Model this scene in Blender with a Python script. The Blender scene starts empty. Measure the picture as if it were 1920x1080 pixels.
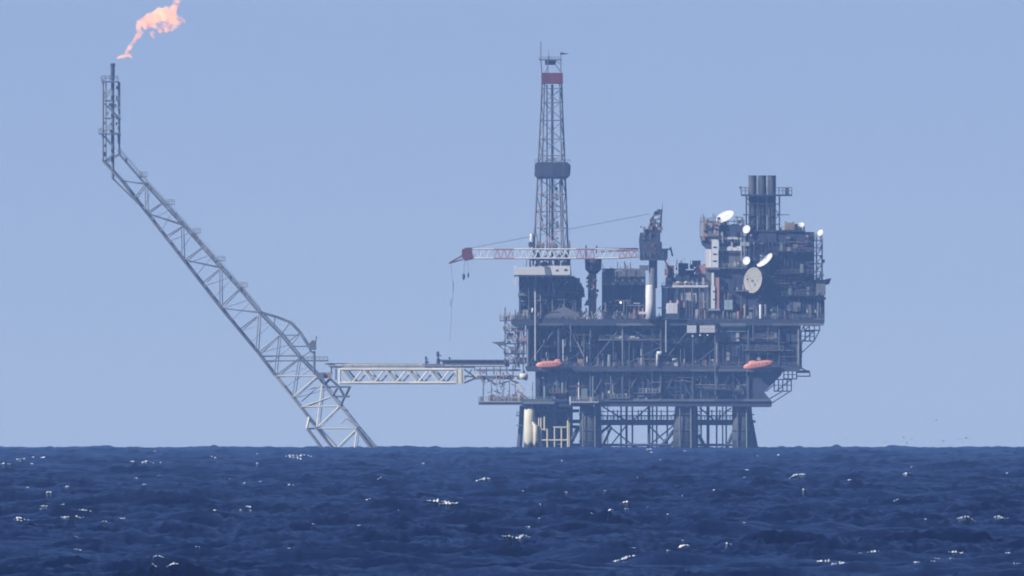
import bpy, bmesh, math, random
import numpy as np
from mathutils import Vector, Matrix, Quaternion

# ------------------------------------------------------------------ camera
D = 10000.0                 # metres from the camera to the platform
REARTH = 7.433e6            # earth radius incl. normal refraction
HCAM = 8.0                  # eye height above the sea
Z0 = D * D / (2 * REARTH)   # height of the tangent plane under the camera above the sea at the platform
PX = 0.16                   # metres per photo pixel at the platform
scene = bpy.context.scene
COL = scene.collection
cam_d = bpy.data.cameras.new('camera')
cam = bpy.data.objects.new('camera', cam_d)
COL.objects.link(cam)
cam.location = (0, -D, Z0 + HCAM)
hor_z = Z0 + HCAM - math.sqrt(2 * HCAM / REARTH) * D      # where the horizon ray passes the platform
tilt = math.atan(((839.0 - 540.0) * PX + hor_z - (Z0 + HCAM)) / D)
cam.rotation_euler = (math.pi / 2 + tilt, 0, 0)
cam_d.sensor_width = 36.0
cam_d.lens = 36.0 / (1920 * PX / D)
cam_d.clip_start = 1.0
cam_d.clip_end = 60000.0
scene.camera = cam

# ------------------------------------------------------------------ sky, sun, exposure
SUN_EL = math.radians(32)
SUN_AZ = math.radians(62)       # angle from the direction platform->camera, towards picture left
sun_dir = Vector((-math.sin(SUN_AZ) * math.cos(SUN_EL), -math.cos(SUN_AZ) * math.cos(SUN_EL), math.sin(SUN_EL)))
world = bpy.data.worlds.new('World')
scene.world = world
world.use_nodes = True
wn = world.node_tree
wn.nodes.clear()
sky = wn.nodes.new('ShaderNodeTexSky')
sky.sky_type = 'NISHITA'
sky.sun_disc = False
sky.sun_elevation = SUN_EL
sky.sun_rotation = math.atan2(sun_dir.x, sun_dir.y)
sky.altitude = 0
sky.air_density = 0.3
sky.dust_density = 0.0
sky.ozone_density = 3.0
hue = wn.nodes.new('ShaderNodeMix')
hue.data_type = 'RGBA'
hue.blend_type = 'MULTIPLY'
hue.inputs[0].default_value = 1.0
hue.inputs[7].default_value = (0.99, 0.81, 0.775, 1)
bg = wn.nodes.new('ShaderNodeBackground')
bg.inputs[1].default_value = 0.095
wo = wn.nodes.new('ShaderNodeOutputWorld')
wn.links.new(sky.outputs[0], hue.inputs[6])
wn.links.new(hue.outputs[2], bg.inputs[0])
wn.links.new(bg.outputs[0], wo.inputs[0])
sun_l = bpy.data.lights.new('sun', 'SUN')
sun_l.energy = 5.0
sun_l.angle = math.radians(0.53)
sun_l.color = (1.0, 0.965, 0.92)
sun = bpy.data.objects.new('sun', sun_l)
sun.rotation_euler = sun_dir.to_track_quat('Z', 'Y').to_euler()
sun.location = (-200, -100, 300)
COL.objects.link(sun)
vs = scene.view_settings
vs.view_transform = 'Standard'
vs.look = 'None'
vs.exposure = 0.22
vs.gamma = 1.0
vs.use_curve_mapping = False
cy = scene.cycles
cy.use_denoising = True
try:
    cy.denoiser = 'OPENIMAGEDENOISE'
except Exception:
    pass
cy.filter_width = 1.9
cy.max_bounces = 6
cy.diffuse_bounces = 2
cy.glossy_bounces = 2
cy.volume_bounces = 1
cy.caustics_reflective = False
cy.caustics_refractive = False

HAZE_DENSITY = 3.65e-5
HAZE_COLOR = (0.28, 0.50, 1.0, 1)

# ------------------------------------------------------------------ materials
def new_mat(name):
    m = bpy.data.materials.new(name)
    m.use_nodes = True
    nt = m.node_tree
    b = nt.nodes['Principled BSDF']
    return m, nt, b

# ------------------------------------------------------------------ sea
rng = np.random.default_rng(7)
NW = 72
lam = np.exp(rng.uniform(math.log(2.6), math.log(60.0), NW))
kk = 2 * math.pi / lam
wind = math.radians(-28)
ang = wind + rng.normal(0, 0.85, NW)
kx, ky = kk * np.cos(ang), kk * np.sin(ang)
ph = rng.uniform(0, 2 * math.pi, NW)
slope = 0.056 * np.exp(-((np.log(lam / 7.0)) ** 2) / (2 * 0.8 ** 2)) + 0.007
amp = slope / kk * np.where(lam > 30, 0.75, 1.0)
lam2 = rng.uniform(24, 70, 16); NW += 16                       # swell
ang2 = wind + rng.normal(0, 0.7, 16)
kk = np.concatenate([kk, 2 * math.pi / lam2]); lam = np.concatenate([lam, lam2])
kx = np.concatenate([kx, 2 * math.pi / lam2 * np.cos(ang2)]); ky = np.concatenate([ky, 2 * math.pi / lam2 * np.sin(ang2)])
ph = np.concatenate([ph, rng.uniform(0, 2 * math.pi, 16)]); amp = np.concatenate([amp, np.full(16, 0.085)])

def sea_disp(x, y, dr):
    """displacement of the water at x, y; components finer than the local mesh step fade out"""
    dx = np.zeros_like(x); dy = np.zeros_like(x); dz = np.zeros_like(x)
    for i in range(NW):
        w = np.clip((lam[i] / dr - 2.0) / 1.5, 0, 1) * amp[i]
        if i >= NW - 16:
            w = w * np.clip(np.hypot(x, y) / 6500.0, 0.16, 1.1)
        p = kx[i] * x + ky[i] * y + ph[i]
        s = np.sin(p); c = np.cos(p)
        dz += w * c
        q = 0.9
        dx -= q * w * s * kx[i] / kk[i]
        dy -= q * w * s * ky[i] / kk[i]
    return dx, dy, dz

r_list = [0.5, 60, 150, 300, 500, 700, 900, 1100, 1250]
r = 1330.0
while r < 12200:
    r_list.append(r)
    r += 1.6 * (r / 1330.0) ** 0.74
r_list += [12300, 12600, 13000, 13500]
rr = np.array(r_list)
fine = np.linspace(-math.radians(1.05), math.radians(1.05), 511)
out = np.array([1.15, 1.3, 1.5, 1.75, 2.1, 2.7, 3.5, 4.6, 6, 8, 11, 15, 20, 27, 36, 48, 64, 80, 100, 120, 140, 160])
th = np.concatenate([-np.radians(out[::-1]), fine, np.radians(out), [math.pi]])
NR, NT = len(rr), len(th)
drow = np.gradient(rr)
TH, RR = np.meshgrid(th, rr)
DR = np.maximum(np.meshgrid(th, drow)[1], RR * np.abs(np.meshgrid(np.gradient(th), rr)[0]) * 1.0)
X = RR * np.sin(TH)
Y = RR * np.cos(TH)
dx, dy, dz = sea_disp(X, Y, np.minimum(DR, 400.0))
chop = rng.normal(0, 1, (NR, NT))
chop = (chop + np.roll(chop, 1, 1) + 0.5 * np.roll(chop, -1, 1) + 0.5 * np.roll(chop, 2, 1)) / 1.6
gust = np.zeros_like(X)
for i in range(9):                                   # patches of rougher and calmer water
    L_, a_ = rng.uniform(25, 160), rng.uniform(0, 6.28)
    gust += np.sin(2 * math.pi / L_ * (X * math.cos(a_) + Y * math.sin(a_) * 0.35) + rng.uniform(0, 6.28))
gust = np.clip(1.0 + 0.2 * gust, 0.45, 1.55)
dz *= (0.75 + 0.25 * gust) * np.clip(RR / 2300.0, 0.6, 1.0)
dz += np.where(RR > 1300, chop * gust * np.clip(RR / 2300.0, 0.7, 1.0) * (0.054 + 0.080 * RR / 10000.0), 0)
Zs = Z0 - RR * RR / (2 * REARTH) + dz - 0.8
print('SEA', NR, NT, dz.std())
co = np.stack([X + dx, Y + dy - D, Zs], -1).reshape(-1, 3)
idx = np.arange(NR * NT).reshape(NR, NT)
a = idx[:-1, :]; b_ = idx[1:, :]
an = np.roll(a, -1, axis=1); bn = np.roll(b_, -1, axis=1)
quads = np.stack([a, an, bn, b_], -1).reshape(-1, 4)[:, ::-1]
me = bpy.data.meshes.new('sea')
me.vertices.add(len(co)); me.vertices.foreach_set('co', co.astype(np.float32).ravel())
me.loops.add(quads.size); me.loops.foreach_set('vertex_index', quads.astype(np.int32).ravel())
me.polygons.add(len(quads))
me.polygons.foreach_set('loop_start', np.arange(0, quads.size, 4, dtype=np.int32))
me.polygons.foreach_set('loop_total', np.full(len(quads), 4, dtype=np.int32))
me.polygons.foreach_set('use_smooth', np.ones(len(quads), dtype=bool))
me.update(); me.validate()
coarse_attr = me.attributes.new('coarse', 'FLOAT', 'POINT')       # where the mesh is too coarse to carry the waves, relief takes over
coarse_attr.data.foreach_set('value', np.clip((DR - 9.0) / 14.0, 0, 1).astype(np.float32).ravel())
sea = bpy.data.objects.new('sea', me)
COL.objects.link(sea)
sea['kind'] = 'structure'
sea['label'] = 'choppy dark navy sea with scattered whitecaps'
m, nt, b = new_mat('sea_water')
nt.nodes.remove(b)
tc = nt.nodes.new('ShaderNodeTexCoord')
n1 = nt.nodes.new('ShaderNodeTexNoise'); n1.inputs['Scale'].default_value = 1.0; n1.inputs['Detail'].default_value = 6
n1.inputs['Roughness'].default_value = 0.68
nt.links.new(tc.outputs['Object'], n1.inputs['Vector'])
bp = nt.nodes.new('ShaderNodeBump'); bp.inputs['Strength'].default_value = 1.0; bp.inputs['Distance'].default_value = 0.10
nt.links.new(n1.outputs[0], bp.inputs['Height'])
n3 = nt.nodes.new('ShaderNodeTexNoise'); n3.inputs['Scale'].default_value = 0.11; n3.inputs['Detail'].default_value = 4
nt.links.new(tc.outputs['Object'], n3.inputs['Vector'])
at_ = nt.nodes.new('ShaderNodeAttribute'); at_.attribute_name = 'coarse'
ml_ = nt.nodes.new('ShaderNodeMath'); ml_.operation = 'MULTIPLY'
nt.links.new(n3.outputs[0], ml_.inputs[0]); nt.links.new(at_.outputs['Fac'], ml_.inputs[1])
bp0 = nt.nodes.new('ShaderNodeBump'); bp0.inputs['Strength'].default_value = 1.0; bp0.inputs['Distance'].default_value = 4.0
nt.links.new(ml_.outputs[0], bp0.inputs['Height']); nt.links.new(bp0.outputs[0], bp.inputs['Normal'])
body = nt.nodes.new('ShaderNodeBsdfDiffuse'); body.inputs[0].default_value = (0.0001, 0.0016, 0.030, 1)
refl = nt.nodes.new('ShaderNodeBsdfGlossy'); refl.inputs[0].default_value = (0.58, 0.76, 1.0, 1); refl.inputs['Roughness'].default_value = 0.10
fr_ = nt.nodes.new('ShaderNodeFresnel'); fr_.inputs['IOR'].default_value = 1.33
sc_ = nt.nodes.new('ShaderNodeMath'); sc_.operation = 'MULTIPLY'; sc_.inputs[1].default_value = 0.46     # unresolved ripples keep a wind-blown sea from mirroring fully
mixs = nt.nodes.new('ShaderNodeMixShader')
for nd in (body, refl, fr_):
    nt.links.new(bp.outputs[0], nd.inputs['Normal'])
pw_ = nt.nodes.new('ShaderNodeMath'); pw_.operation = 'POWER'; pw_.inputs[1].default_value = 3.6
nt.links.new(fr_.outputs[0], pw_.inputs[0]); nt.links.new(pw_.outputs[0], sc_.inputs[0]); nt.links.new(sc_.outputs[0], mixs.inputs[0])
nt.links.new(body.outputs[0], mixs.inputs[1]); nt.links.new(refl.outputs[0], mixs.inputs[2])
nt.links.new(mixs.outputs[0], nt.nodes['Material Output'].inputs['Surface'])
me.materials.append(m)


# whitecaps: broken foam ridges riding on the wave crests
EPS = (Zs - (Z0 + HCAM)) / RR            # elevation angle of every sea vertex from the eye
frs = random.Random(3)
CAPS = [(8,872,12),(17,871,8),(40,862,16),(61,858,6),(80,858,14),(61,870,9),(291,847,6),(272,865,18),(251,869,12),(287,869,10),(400,858,14),(255,896,8),(272,909,10),(124,917,10),(92,927,14),(51,914,6),
 (116,947,8),(84,951,16),(40,971,26),(120,972,16),(160,967,20),(148,970,14),(230,976,10),(197,987,14),(402,958,8),(470,955,16),(452,957,9),(143,1006,7),(146,1036,12),(297,1059,18),(325,1059,18),(315,1072,5),(429,898,6),(371,1035,8),
 (558,857,45),(795,872,8),(546,910,12),(830,940,50),(905,898,24),(712,902,8),(672,985,7),(690,948,8),(968,1018,44),(1060,925,10),(1140,921,16),(1172,952,16),(1055,865,8),(990,988,8),(1187,1027,10),(1170,1052,38),(1145,968,10),
 (1220,843,18),(1286,846,8),(1423,856,8),(1400,886,8),(1395,899,6),(1491,891,24),(1593,902,6),(1700,888,14),(1712,875,8),(1507,930,10),(1678,946,10),(1338,928,5),(1216,961,6),(1394,983,8),(1278,1016,10),(1280,1026,26),(1253,1032,8),
 (1366,1026,12),(1552,1054,46),(1637,1034,20),(1613,1047,6),(1874,971,22),(1880,977,18),(1812,977,30),(1755,1051,18),(1792,1046,24),(1720,1065,14),(1907,1060,12),(1890,1048,14),(1735,979,6)]
for cx, cyy, w in list(CAPS):
    if w > 15:
        CAPS.append((cx + frs.uniform(-0.4, 0.4) * w, cyy + frs.uniform(2, 5), w * frs.uniform(0.4, 0.7)))
for i in range(26):
    CAPS.append((frs.uniform(-300, 2220), 842 + 236 * frs.random() ** 1.3, frs.uniform(3, 8)))
fv, ff = [], []
hor = -math.sqrt(2 * HCAM / REARTH)
row0 = int(np.searchsorted(rr, 1345))
dth = fine[1] - fine[0]; c0 = len(out)
for cx, cyy, w in CAPS:
    eps_t = hor - (cyy - 839.0) * PX / D
    col = int(round(((cx - 960) * PX / D - fine[0]) / dth)) + c0
    if col < c0 + 2 or col > c0 + len(fine) - 3:
        continue
    e = EPS[row0:, col]
    hit = np.nonzero(e >= eps_t)[0]
    if not len(hit):
        continue
    row = row0 + int(hit[0])
    # climb to the crest
    k0 = max(row0, row - 3)
    row = k0 + int(np.argmax(EPS[k0:row + 5, col]))
    R0 = rr[row]; m_px = R0 * PX / D         # metres per photo pixel at that range
    w *= 1.25
    strong = w > 13 or frs.random() < 0.4
    hgt = (frs.uniform(1.1, 2.0) + 0.07 * w) * m_px * (1.0 if strong else 0.8)
    n = max(4, int(w * 1.1)); ridge = []
    ph1, ph2 = frs.uniform(0, 6), frs.uniform(0, 6)
    for j in range(n + 1):
        u = j / n
        ang_j = (cx + (u - 0.5) * w - 960) * PX / D
        cf = (ang_j - fine[0]) / dth + c0
        ci = int(min(max(cf, c0), c0 + len(fine) - 2)); t = cf - ci
        k1 = min(max(row0, row - 2), NR - 8)
        zz = (1 - t) * EPS[k1:row + 4, ci] + t * EPS[k1:row + 4, ci + 1]
        kk_ = k1 + int(np.argmax(zz))
        rj = rr[kk_]; zj = zz.max() * rj + Z0 + HCAM
        env = max(0.0, 1 - abs(2 * u - 1) ** 2.2)
        lump = 0.42 + 0.35 * math.sin(ph1 + u * w * 0.35) + 0.35 * math.sin(ph2 + u * w * 0.9) + frs.uniform(-0.35, 0.35)
        hj = max(0.0, hgt * env * lump)
        ridge.append((rj, ang_j, zj, hj))
    zs_ = [q_[2] for q_ in ridge]; r_med = sorted(q_[0] for q_ in ridge)[len(ridge) // 2]
    ridge = [(r_med, q_[1], sum(zs_[max(0, i_ - 2):i_ + 3]) / len(zs_[max(0, i_ - 2):i_ + 3]), q_[3]) for i_, q_ in enumerate(ridge)]
    base = len(fv)
    for rj, aj, zj, hj in ridge:
        s_, c_ = math.sin(aj), math.cos(aj)
        for q, (dr_, dz_) in enumerate(((-0.9, -0.45), (-0.35, 0.35), (0.1, 0.62), (0.8, -0.4))):
            rq = rj + dr_ * max(hj, 0.02) * 1.6
            fv.append((rq * s_, rq * c_ - D, zj + dz_ * hj + (frs.uniform(-0.12, 0.12) * hj)))
    for j in range(n):
        if ridge[j][3] <= 0 and ridge[j + 1][3] <= 0:
            continue
        for q in range(3):
            a0 = base + j * 4 + q
            ff.append((a0, a0 + 4, a0 + 5, a0 + 1))
fm = bpy.data.meshes.new('whitecap_foam'); fm.from_pydata(fv, [], ff); fm.update()
for p_ in fm.polygons:
    p_.use_smooth = True
foam = bpy.data.objects.new('whitecap_foam', fm); COL.objects.link(foam)
foam['kind'] = 'stuff'; foam['label'] = 'white foam on breaking wave crests'
m, nt, b = new_mat('sea_foam')
b.inputs['Roughness'].default_value = 0.9
b.inputs['Specular IOR Level'].default_value = 0.1
gq = nt.nodes.new('ShaderNodeNewGeometry'); nq = nt.nodes.new('ShaderNodeTexNoise'); nq.inputs['Scale'].default_value = 3.0; nq.inputs['Detail'].default_value = 4
nt.links.new(gq.outputs['Position'], nq.inputs['Vector'])
rq_ = nt.nodes.new('ShaderNodeValToRGB')
rq_.color_ramp.elements[0].position = 0.38; rq_.color_ramp.elements[0].color = (0.16, 0.24, 0.34, 1)
rq_.color_ramp.elements[1].position = 0.62; rq_.color_ramp.elements[1].color = (0.80, 0.82, 0.82, 1)
nt.links.new(nq.outputs[0], rq_.inputs[0]); nt.links.new(rq_.outputs[0], b.inputs['Base Color'])
fm.materials.append(m)
# ------------------------------------------------------------------ building kit
# x, y are photo pixels at the platform (0.16 m each), d is depth behind the platform front in the same unit
SEA_Y = 839.0

def P(x, y, d=0.0):
    return Vector(((x - 960.0) * PX, d * PX, (SEA_Y - y) * PX))

def paint(name, color, rough=0.6, var=0.25, rust=0.0, metal=0.0, scale=0.5):
    m, nt, b = new_mat(name)
    geo = nt.nodes.new('ShaderNodeNewGeometry')
    oi = nt.nodes.new('ShaderNodeObjectInfo')
    n = nt.nodes.new('ShaderNodeTexNoise')
    n.inputs['Scale'].default_value = scale
    n.inputs['Detail'].default_value = 4
    nt.links.new(geo.outputs['Position'], n.inputs['Vector'])
    add = nt.nodes.new('ShaderNodeMath'); add.operation = 'ADD'
    nt.links.new(n.outputs[0], add.inputs[0]); nt.links.new(oi.outputs['Random'], add.inputs[1])
    mr = nt.nodes.new('ShaderNodeMapRange')
    mr.inputs[1].default_value = 0.3; mr.inputs[2].default_value = 1.7
    mr.inputs[3].default_value = 1 - var; mr.inputs[4].default_value = 1 + var
    nt.links.new(add.outputs[0], mr.inputs[0])
    mx = nt.nodes.new('ShaderNodeMix'); mx.data_type = 'RGBA'; mx.blend_type = 'MULTIPLY'; mx.inputs[0].default_value = 1
    mx.inputs[6].default_value = (*color, 1)
    cmb = nt.nodes.new('ShaderNodeCombineColor')
    for i in range(3):
        nt.links.new(mr.outputs[0], cmb.inputs[i])
    nt.links.new(cmb.outputs[0], mx.inputs[7])
    outc = mx.outputs[2]
    if rust > 0:
        n2 = nt.nodes.new('ShaderNodeTexNoise'); n2.inputs['Scale'].default_value = 0.9; n2.inputs['Detail'].default_value = 5
        mp = nt.nodes.new('ShaderNodeMapping'); mp.inputs['Scale'].default_value = (1, 1, 0.35)
        nt.links.new(geo.outputs['Position'], mp.inputs[0]); nt.links.new(mp.outputs[0], n2.inputs['Vector'])
        rp = nt.nodes.new('ShaderNodeMapRange')
        rp.inputs[1].default_value = 0.72 - 0.3 * rust; rp.inputs[2].default_value = 0.80 - 0.3 * rust
        nt.links.new(n2.outputs[0], rp.inputs[0])
        mx2 = nt.nodes.new('ShaderNodeMix'); mx2.data_type = 'RGBA'
        nt.links.new(rp.outputs[0], mx2.inputs[0]); nt.links.new(outc, mx2.inputs[6])
        mx2.inputs[7].default_value = (0.16, 0.075, 0.045, 1)
        outc = mx2.outputs[2]
    nt.links.new(outc, b.inputs['Base Color'])
    b.inputs['Roughness'].default_value = rough
    b.inputs['Metallic'].default_value = metal
    return m

M = {
    'dark': paint('hazed_dark_steel', (0.052, 0.066, 0.100), 0.7, 0.35, 0.25),  # dark paint, its blue tint stands in for part of the haze
    'hazed_clad': paint('hazed_dark_cladding', (0.044, 0.058, 0.096), 0.75, 0.3),  # dark cladding with some distance haze put into its colour
    'mid': paint('grey_steel', (0.16, 0.17, 0.18), 0.6, 0.35, 0.3),
    'tower': paint('galvanised_steel', (0.22, 0.23, 0.24), 0.5, 0.3, 0.25),
    'stack': paint('sooty_steel', (0.085, 0.09, 0.10), 0.7, 0.25, 0.2),
    'light': paint('light_grey_paint', (0.40, 0.41, 0.41), 0.55, 0.25, 0.25),
    'white': paint('white_paint', (0.80, 0.79, 0.76), 0.5, 0.10, 0.12),
    'white_clean': paint('clean_white_paint', (0.85, 0.85, 0.83), 0.45, 0.05),
    'cream': paint('cream_paint', (0.82, 0.78, 0.62), 0.55, 0.14, 0.15),
    'yellow': paint('faded_yellow_paint', (0.72, 0.66, 0.40), 0.55, 0.15, 0.2),
    'rust': paint('rusty_steel', (0.28, 0.145, 0.10), 0.8, 0.4, 0.3),
    'pink': paint('faded_red_paint', (0.50, 0.28, 0.24), 0.6, 0.2, 0.2),
    'red': paint('red_paint', (0.20, 0.055, 0.06), 0.55, 0.2, 0.2),
    'orange': paint('orange_paint', (0.80, 0.31, 0.21), 0.4, 0.08),
    'tan': paint('tan_paint', (0.42, 0.30, 0.20), 0.6, 0.15, 0.1),
    'dish_grey': paint('grey_dish_paint', (0.34, 0.325, 0.28), 0.7, 0.08),
    'glass': paint('dark_window_glass', (0.02, 0.025, 0.03), 0.12, 0.2),
    'teal': paint('pale_blue_paint', (0.38, 0.50, 0.54), 0.55, 0.12, 0.1),
    'green': paint('grey_green_paint', (0.20, 0.26, 0.24), 0.6, 0.2, 0.15),
}

def leg_paint(name, color):
    m = paint(name, color, 0.75, 0.2, 0.1)
    nt = m.node_tree; b = nt.nodes['Principled BSDF']
    src = b.inputs['Base Color'].links[0].from_socket
    geo = nt.nodes.new('ShaderNodeNewGeometry'); sep = nt.nodes.new('ShaderNodeSeparateXYZ')
    nt.links.new(geo.outputs['Position'], sep.inputs[0])
    n = nt.nodes.new('ShaderNodeTexNoise'); n.inputs['Scale'].default_value = 0.6; n.inputs['Detail'].default_value = 4
    mp = nt.nodes.new('ShaderNodeMapping'); mp.inputs['Scale'].default_value = (1.6, 1.6, 0.25)
    nt.links.new(geo.outputs['Position'], mp.inputs[0]); nt.links.new(mp.outputs[0], n.inputs['Vector'])
    ad = nt.nodes.new('ShaderNodeMath'); ad.operation = 'MULTIPLY_ADD'; ad.inputs[1].default_value = -9.0
    nt.links.new(n.outputs[0], ad.inputs[0]); nt.links.new(sep.outputs[2], ad.inputs[2])
    mr = nt.nodes.new('ShaderNodeMapRange'); mr.inputs[1].default_value = -2.2; mr.inputs[2].default_value = -3.2
    nt.links.new(ad.outputs[0], mr.inputs[0])
    mx = nt.nodes.new('ShaderNodeMix'); mx.data_type = 'RGBA'
    nt.links.new(mr.outputs[0], mx.inputs[0]); nt.links.new(src, mx.inputs[6]); mx.inputs[7].default_value = (0.045, 0.05, 0.035, 1)
    nt.links.new(mx.outputs[2], b.inputs['Base Color'])
    return m
M['leg_cream'] = leg_paint('stained_cream_leg_paint', (0.74, 0.68, 0.50))
M['leg_dark'] = leg_paint('stained_grey_leg_paint', (0.075, 0.078, 0.08))

WM = {}      # world matrices, kept by hand so nothing has to be evaluated
MESH = {}

def unit_mesh(kind, mat):
    key = (kind, mat)
    if key in MESH:
        return MESH[key]
    bm = bmesh.new()
    if kind == 'box':
        bmesh.ops.create_cube(bm, size=1)
    else:
        n = {'tube': 8, 'vessel': 14}[kind]
        bmesh.ops.create_cone(bm, cap_ends=True, segments=n, radius1=1, radius2=1, depth=1)
        for f in bm.faces:
            f.smooth = len(f.verts) == 4
    me = bpy.data.meshes.new(kind)
    bm.to_mesh(me); bm.free()
    me.materials.append(M[mat])
    MESH[key] = me
    return me

def link(o, wm, parent):
    COL.objects.link(o)
    WM[o.name] = wm
    if parent is not None:
        o.parent = parent
        o.matrix_parent_inverse = WM[parent.name].inverted()
    o.matrix_basis = wm
    return o

def thing(name, label, cat, at, group=None):
    o = bpy.data.objects.new(name, None)
    o.empty_display_size = 2
    o['label'] = label; o['category'] = cat
    if group:
        o['group'] = group
    return link(o, Matrix.Translation(at), None)

def tag(o, label, cat, group=None):
    o['label'] = label; o['category'] = cat
    if group:
        o['group'] = group
    return o

def box(name, x0, x1, y0, y1, d0, d1, mat, parent=None):
    c = P((x0 + x1) / 2, (y0 + y1) / 2, (d0 + d1) / 2)
    sc = Matrix.Diagonal((abs(x1 - x0) * PX, abs(d1 - d0) * PX, abs(y1 - y0) * PX, 1))
    return link(bpy.data.objects.new(name, unit_mesh('box', mat)), Matrix.Translation(c) @ sc, parent)

def tube(name, a, b, r, mat, parent=None, kind='tube'):
    """a, b: (x, y, d) photo pixels; r in photo pixels"""
    p, q = P(*a), P(*b)
    v = q - p
    rot = v.to_track_quat('Z', 'Y').to_matrix().to_4x4()
    sc = Matrix.Diagonal((r * PX, r * PX, v.length, 1))
    return link(bpy.data.objects.new(name, unit_mesh(kind, mat)), Matrix.Translation((p + q) / 2) @ rot @ sc, parent)

def mesh_obj(name, bm, mat, parent=None, smooth=False):
    """bm in world metres; the object's origin is set at its base"""
    xs = [v.co for v in bm.verts]
    c = Vector((sum(v.x for v in xs) / len(xs), sum(v.y for v in xs) / len(xs), min(v.z for v in xs)))
    for v in bm.verts:
        v.co -= c
    if smooth:
        for f in bm.faces:
            f.smooth = True
    me = bpy.data.meshes.new(name)
    bm.to_mesh(me); bm.free()
    me.materials.append(M[mat] if isinstance(mat, str) else mat)
    return link(bpy.data.objects.new(name, me), Matrix.Translation(c), parent)

def prism(name, pts, d0, d1, mat, parent=None):
    bm = bmesh.new()
    f = [bm.verts.new(P(x, y, d0)) for x, y in pts]
    g = [bm.verts.new(P(x, y, d1)) for x, y in pts]
    bm.faces.new(f); bm.faces.new(g[::-1])
    n = len(pts)
    for i in range(n):
        bm.faces.new((f[i], g[i], g[(i + 1) % n], f[(i + 1) % n]))
    bmesh.ops.recalc_face_normals(bm, faces=bm.faces)
    return mesh_obj(name, bm, mat, parent)

def add_tube(bm, p, q, r, n=6):
    v = q - p
    m = Matrix.Translation((p + q) / 2) @ v.to_track_quat('Z', 'Y').to_matrix().to_4x4()
    bmesh.ops.create_cone(bm, cap_ends=True, segments=n, radius1=r, radius2=r, depth=v.length, matrix=m)

def tubes(name, segs, mat, parent=None, n=6):
    """one mesh out of several thin bars that belong together: [((x,y,d),(x,y,d),r), ...]"""
    bm = bmesh.new()
    for a, b, r in segs:
        add_tube(bm, P(*a), P(*b), r * PX, n)
    return mesh_obj(name, bm, mat, parent)

def handrail(x0, y0, d0, x1, y1, d1, parent, mat='mid', h=7.0, r=0.38, step=10):
    n = max(1, int(round(math.hypot(math.hypot(x1 - x0, y1 - y0), d1 - d0) / step)))
    segs = [((x0, y0 - h, d0), (x1, y1 - h, d1), r), ((x0, y0 - h * 0.55, d0), (x1, y1 - h * 0.55, d1), r * 0.8)]
    for i in range(n + 1):
        t = i / n
        x, y, d = x0 + (x1 - x0) * t, y0 + (y1 - y0) * t, d0 + (d1 - d0) * t
        segs.append(((x, y + 0.3, d), (x, y - h, d), r))
    return tubes('handrail', segs, mat, parent, 5)

def ladder(x, y0, y1, d, parent, mat='mid', w=3.0):
    segs = [((x - w / 2, y0, d), (x - w / 2, y1, d), 0.3), ((x + w / 2, y0, d), (x + w / 2, y1, d), 0.3)]
    n = int(abs(y1 - y0) / 2.5)
    for i in range(1, n):
        y = y0 + (y1 - y0) * i / n
        segs.append(((x - w / 2, y, d), (x + w / 2, y, d), 0.22))
    return tubes('ladder', segs, mat, parent, 4)

def lathe(name, prof, base, axis, mat, parent=None, n=28, up=None):
    """prof: [(radius, along)] in px; base (x,y,d); axis world vector"""
    bm = bmesh.new()
    q = Vector(axis).normalized().to_track_quat('Z', 'Y').to_matrix()
    o = P(*base)
    rings = []
    for r, a in prof:
        rings.append([bm.verts.new(o + q @ Vector((r * PX * math.cos(2 * math.pi * k / n), r * PX * math.sin(2 * math.pi * k / n), a * PX))) for k in range(n)])
    for i in range(len(rings) - 1):
        for k in range(n):
            bm.faces.new((rings[i][k], rings[i][(k + 1) % n], rings[i + 1][(k + 1) % n], rings[i + 1][k]))
    bm.faces.new(rings[0][::-1]); bm.faces.new(rings[-1])
    bmesh.ops.remove_doubles(bm, verts=bm.verts, dist=1e-4)
    bmesh.ops.recalc_face_normals(bm, faces=bm.faces)
    return mesh_obj(name, bm, mat, parent, smooth=True)

random.seed(11)
RU = random.uniform
RC = random.choice
# ------------------------------------------------------------------ offshore platform: jacket and decks
plat = thing('offshore_platform', 'huge dark steel offshore oil platform standing on thick legs in the sea', 'oil platform', P(1240, 845, 150))

def leg(pts, d, mat='mid'):
    """tapered leg: [(x, y, r)]"""
    prof = []
    x0, y0, _ = pts[-1]
    bm = bmesh.new(); n = 20; rings = []
    for x, y, r in pts:
        c = P(x, y, d)
        rings.append([bm.verts.new(c + Vector((r * PX * math.cos(2 * math.pi * k / n), r * PX * math.sin(2 * math.pi * k / n), 0))) for k in range(n)])
    for i in range(len(rings) - 1):
        for k in range(n):
            bm.faces.new((rings[i][k], rings[i][(k + 1) % n], rings[i + 1][(k + 1) % n], rings[i + 1][k]))
    bm.faces.new(rings[0]); bm.faces.new(rings[-1][::-1])
    bmesh.ops.recalc_face_normals(bm, faces=bm.faces)
    return mesh_obj('leg', bm, mat, plat, smooth=True)

BOT = 866
leg([(993, 760, 10), (993, 792, 10.5), (994, 800, 11.5), (994, BOT, 12)], 13, 'leg_cream')
leg([(1004, 797, 4.2), (1004.5, 812, 4.6), (1004.5, BOT, 4.6)], 2, 'leg_cream')
leg([(1107, 760, 20), (1107, 790, 20.5), (1108, BOT, 21)], 30, 'leg_dark')
leg([(1287, 760, 21), (1286, 800, 23.5), (1285, BOT, 24.5)], 30, 'leg_dark')
leg([(1391, 760, 18), (1393, 800, 20), (1396, BOT, 23)], 30, 'leg_dark')
for x in (1000, 1104, 1290, 1397):
    leg([(x, 760, 14), (x, BOT, 16)], 280, 'leg_dark')
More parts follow.
